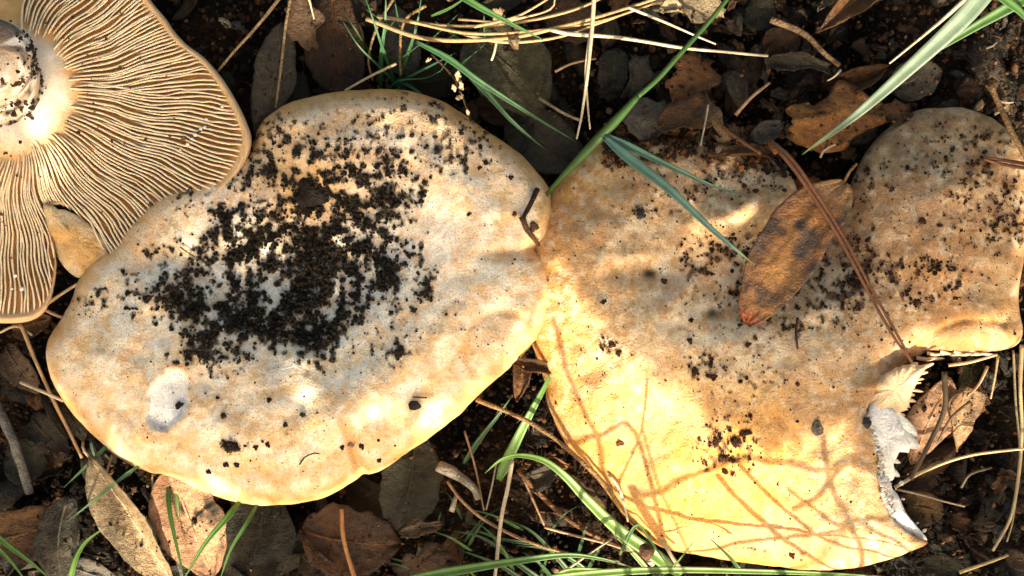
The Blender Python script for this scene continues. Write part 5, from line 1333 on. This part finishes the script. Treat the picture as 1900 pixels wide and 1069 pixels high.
# bottom left
for i, (pts, w, c, lab) in enumerate((
    ([(262, 862, 2.0), (235, 880, 2.2), (175, 928, 2.3), (120, 972, 2.2)], 8, (.10, .2, .08), 'thin pale green blade slanting over the leaves by the cap rim'),
    ([(205, 818, 1.8), (188, 838, 1.9), (160, 865, 1.9), (118, 905, 1.8)], 9, (.08, .17, .06), 'short green blade beside the tip of the folded leaf'),
    ([(445, 930, 1.9), (420, 962, 2.2), (380, 1010, 2.3), (335, 1085, 2.3)], 13, (.09, .2, .03), 'green blade slanting below the cap over the pinkish leaf'),
    ([(478, 935, 1.8), (455, 975, 2.1), (428, 1020, 2.2), (405, 1085, 2.2)], 9, (.08, .18, .03), 'thin green blade below the cap at the dark olive leaf'),
    ([(312, 895, 1.8), (315, 945, 2.1), (325, 1000, 2.2), (345, 1085, 2.2)], 11, (.08, .18, .03), 'upright green blade crossing the pinkish leaf'),
    ([(322, 895, 1.7), (328, 925, 1.9), (332, 960, 1.9)], 12, (.22, .34, .12), 'short pale green blade beside the upright one'),
    ([(128, 1090, 2.2), (140, 1040, 2.2), (160, 1005, 2.1), (196, 978, 2.0)], 13, (.12, .23, .04), 'green blade rising from the bottom edge over the grey-olive leaf'),
    ([(-15, 985, 2.0), (20, 1015, 2.1), (60, 1045, 2.1), (105, 1085, 2.0)], 12, (.09, .2, .035), 'green blade across the bottom corner'),
    ([(-15, 1005, 1.8), (10, 1030, 1.9), (35, 1060, 1.9), (55, 1090, 1.8)], 9, (.10, .22, .04), 'smaller green blade in the very bottom corner'),
    ([(168, 815, 1.2), (172, 835, 1.3), (180, 860, 1.3)], 8, (.12, .2, .14), 'pale short blade under the rim near the folded leaf'))):
    blade(lab, pts, w, c, taper=(.15, .95))

stick('twig', 'thin dark twig behind the rim of the soil-topped cap added to hold bright specks', [(800, 100, 2.2), (838, 140, 2.3), (856, 175, 2.3), (874, 225, 2.1)], 2.2, 2.0, (.05, .035, .02), seed=91)  # twig added only to carry the scraps that stand for bright specks

for i in range(16):
    x = random.uniform(800, 1120); y = random.uniform(960, 1085); a = random.uniform(-2.9, -1.7) if random.random() < .6 else random.uniform(-1.4, -.2); l = random.uniform(60, 130)
    blade(namer('dim small grass leaf', x, y), [(x, y, .7), (x + math.cos(a) * l * .5, y + math.sin(a) * l * .4, 1.3), (x + math.cos(a) * l, y + math.sin(a) * l * .6, 1.2)], random.uniform(6, 11), random.choice([DG, GR, DG]), 'small grass leaves in the bottom gap', taper=(.2, .95))
for i in range(12):
    x = random.uniform(690, 900); y = random.uniform(60, 165); a = random.uniform(-2.8, -.3); l = random.uniform(50, 120)
    blade(namer('thin dim grass leaf', x, y), [(x, y, .7), (x + math.cos(a) * l * .5, y + math.sin(a) * l * .5, 1.6), (x + math.cos(a) * l, y + math.sin(a) * l, 1.9)], random.uniform(4, 8), random.choice([(.04, .12, .045), DG, (.05, .13, .06)]), 'thin grass leaves near the tuft', taper=(.2, .95))

# ------------------------------------------------------------------ shade casters placed outside the picture, between the sun and the caps
Ls = np.array(L)
def caster(label, pts, t, r, col=ST, name='dry_stalk', cat='dry stalk', flat=False, group='dry stems standing in the sun beside the torn cap', foot=True, tt=None):
    """a stem standing in the sun whose shade crosses these points of the cap"""
    n = len(pts)
    t = t * (1.0 + (len(sc.objects) * 7 % 10) * .13)
    P = [np.array(W((x, y, 10.0))) + Ls * (t if tt is None else t + (tt - t) * i / (n - 1)) for i, (x, y) in enumerate(pts)]
    if foot:
        e = P[-1]; d = (P[-1] - P[-2]); d /= np.linalg.norm(d) + 1e-6
        f1 = e + d * 1.2 + np.array([0, -.4, -.8]); f1[2] = max(f1[2], 1.2)
        g_ = f1 + np.array([d[0] * 1.0, -.8, 0]); g_[2] = -0.2
        P += [f1, g_]
    o = tube(name, P, PX(r) * .85, PX(r) * .75, M_straw, col, wob=.05, sides=6)
    tag(o, label, cat, group)
LB = 'dry bent stem standing in the sun outside the picture by the torn cap'
caster(LB, [(1185, 918), (1240, 902), (1300, 876), (1345, 858), (1400, 850), (1460, 858), (1530, 872), (1600, 860)], 6.0, 6.5)
caster(LB, [(1330, 880), (1385, 940), (1440, 990), (1530, 1048)], 5.0, 6.0)
caster(LB, [(1372, 862), (1420, 912), (1480, 965), (1560, 1012), (1640, 1030)], 5.5, 4.5)
caster(LB, [(1240, 1040), (1330, 1018), (1400, 1003), (1470, 995), (1550, 985), (1640, 965)], 4.5, 5.5)
caster(LB, [(1528, 812), (1535, 870), (1552, 925), (1575, 965)], 6.0, 7.5)
caster(LB, [(1470, 945), (1530, 905), (1590, 860), (1650, 800)], 6.5, 5.5)
caster(LB, [(1190, 790), (1222, 900), (1272, 1012)], 5.5, 3.6)
caster(LB, [(1030, 600), (1055, 700), (1082, 760), (1110, 815), (1118, 870), (1130, 900)], 7.5, 6.5)
caster(LB, [(1035, 805), (1075, 820), (1112, 808)], 7.0, 6.0)
caster(LB, [(1200, 700), (1190, 800), (1150, 890)], 7.0, 3.2)
caster(LB, [(1460, 905), (1520, 950), (1560, 975), (1620, 985)], 5.5, 4.5)
caster(LB, [(1172, 905), (1196, 950), (1232, 1008)], 5.2, 13.0, col=(.2, .12, .06), name='stick', cat='stick', group=None)
sc.objects['stick']['label'] = 'stout short stick standing in the sun outside the picture by the torn cap'

# unseen leafy bush added towards the sun, shading chosen parts of caps and litter
shr = thing('shade_shrub', (Ls[0] * 60 - 6, Ls[1] * 60, 0.0))
tag(shr, 'unseen leafy bush added towards the sun to shade the mushrooms and litter', 'shade_shrub')
def shade_pts(poly, n, z=2.2):
    poly = np.array(poly, float); lo = poly.min(0); hi = poly.max(0)
    out = []
    while len(out) < n:
        x, y = random.uniform(lo[0], hi[0]), random.uniform(lo[1], hi[1])
        if inside(np.array([x]), np.array([y]), poly)[0]: out.append(A(x, y, z))
    return out
def shade_foliage(pts, t0, t1, size, seed):
    V = []; F = []; C = []; k = 0
    for p in pts:
        c = np.array(p) + Ls * random.uniform(t0, t1)
        m = rand_rot(1)[0]; l = size * random.uniform(.7, 1.3); w = l * .42
        out = np.array([(-l, 0, 0), (-l * .4, w, .08 * l), (l * .4, w * .9, .08 * l), (l, 0, 0), (l * .4, -w * .9, .08 * l), (-l * .4, -w, .08 * l)])
        V.append(out @ m.T + c); F += [(k, k + 1, k + 2, k + 3), (k, k + 3, k + 4, k + 5)]
        C.append(np.tile(np.array((.05, .10, .03)) * random.uniform(.7, 1.3), (6, 1))); k += 6
    return np.vstack(V), F, np.vstack(C)
SH = []
# soil-topped cap except its lower sunny rim; gills; lower litter
SH += shade_pts([(-200, 1180), (-200, 300), (420, 150), (1000, 250), (1010, 470), (935, 600), (850, 690), (740, 790), (650, 900), (560, 945), (400, 930), (150, 850), (60, 1180)], 600)
SH += shade_pts([(140, -60), (520, -60), (480, 300), (140, 320)], 330, 2.2)
SH += shade_pts([(1600, 735), (1725, 735), (1725, 985), (1630, 900)], 22, 2.2)
SH += shade_pts([(440, 950), (700, 900), (850, 800), (940, 760), (960, 1000), (1000, 1200), (420, 1200)], 420, 1.0)
SH += shade_pts([(1640, 860), (1960, 640), (1960, 1200), (1740, 1100)], 130, 1.0)
def not_in(pts, cut):
    out = []
    for p in pts:
        k = (CAM_H - p[2]) * HALF / 950; x = p[0] / k + 950; y = 534.5 - p[1] / k
        if not any(math.hypot(((x - cx) * math.cos(R(r)) + (y - cy) * math.sin(R(r))) / sx, ((y - cy) * math.cos(R(r)) - (x - cx) * math.sin(R(r))) / sy) < 1 for cx, cy, sx, sy, r in cut): out.append(p)
    return out
SH += not_in(shade_pts([(1030, 240), (1910, 180), (1910, 640), (1700, 660), (1640, 760), (1520, 810), (1420, 800), (1340, 740), (1230, 640), (1100, 560), (1010, 420)], 900, 3.0),
             [(1372, 422, 165, 54, -26), (1170, 475, 30, 18, 0), (1255, 560, 50, 22, -40), (1695, 668, 36, 14, -30)])
SH = [p for p in SH if not (((p[0] + 4.6) / 1.9) ** 2 + ((p[1] - .35) / 1.1) ** 2 < 1 and random.random() < .55 and abs(p[2] - 2.2) < .01)]
SH += shade_pts([(-80, -60), (150, -60), (150, 260), (-80, 260)], 130, 3.5)
V, F, C = shade_foliage(SH, 42, 66, 0.75, 1)
o = mesh('shade_foliage', V, F, M_grass, parent=shr, col=C, smooth=False); o['kind'] = 'stuff'
base = np.array(shr.location)
cen = V.mean(0)
for i in range(9):
    tgt = V[random.randrange(len(V))]
    midp = (base + tgt) / 2 + np.array([random.uniform(-2, 2), random.uniform(-2, 2), 2])
    tube('branch', [base, base * .7 + tgt * .3 + np.array([0, 0, 1.5]), midp + np.array([0, 0, 1]), tgt], .35, .08, M_bark, (.12, .08, .05), parent=shr, sides=6, step=1.2)

# chaff and grit that has settled on the upper faces of the litter
bpy.context.view_layer.update()
dg = bpy.context.evaluated_depsgraph_get()
n = 16000
x = rng.uniform(-60, 1960, n); y = rng.uniform(-60, 1130, n)
bias = (x > 1150) & (y < 320) | (x > 1640) | (rng.uniform(0, 1, n) < 0.45)
k = ~(inside(x, y, PA) | inside(x, y, PB) | inside(x, y, PC)) & bias; x, y = x[k], y[k]
pos = []; rad = []; cc = []
for a, b in zip(x, y):
    w_ = A(a, b, 0.5)
    hit, loc, nor, idx, ob, mw = sc.ray_cast(dg, Vector((w_[0], w_[1], 4.6)), Vector((0, 0, -1)))
    if not hit or not ob.name.startswith(('dead_leaf', 'leaf_scrap', 'ground')): continue
    if loc.z > 2.2 or vnoise(a * .03, b * .03, 909) < .35: continue
    r = min(.07, random.lognormvariate(-3.75, .5)); pos.append((loc.x, loc.y, loc.z + r * .3)); rad.append(r)
    t = random.random()
    cc.append(np.array((.02, .014, .01)) * (1 - t ** 3) + np.array((.26, .14, .06)) * t ** 3)
o = crumbs('soil_granules', np.array(pos), np.array(rad), np.array(cc), M_soil)
tag(o, 'fine grit and chaff settled on the dead leaves', 'soil', kind='stuff')
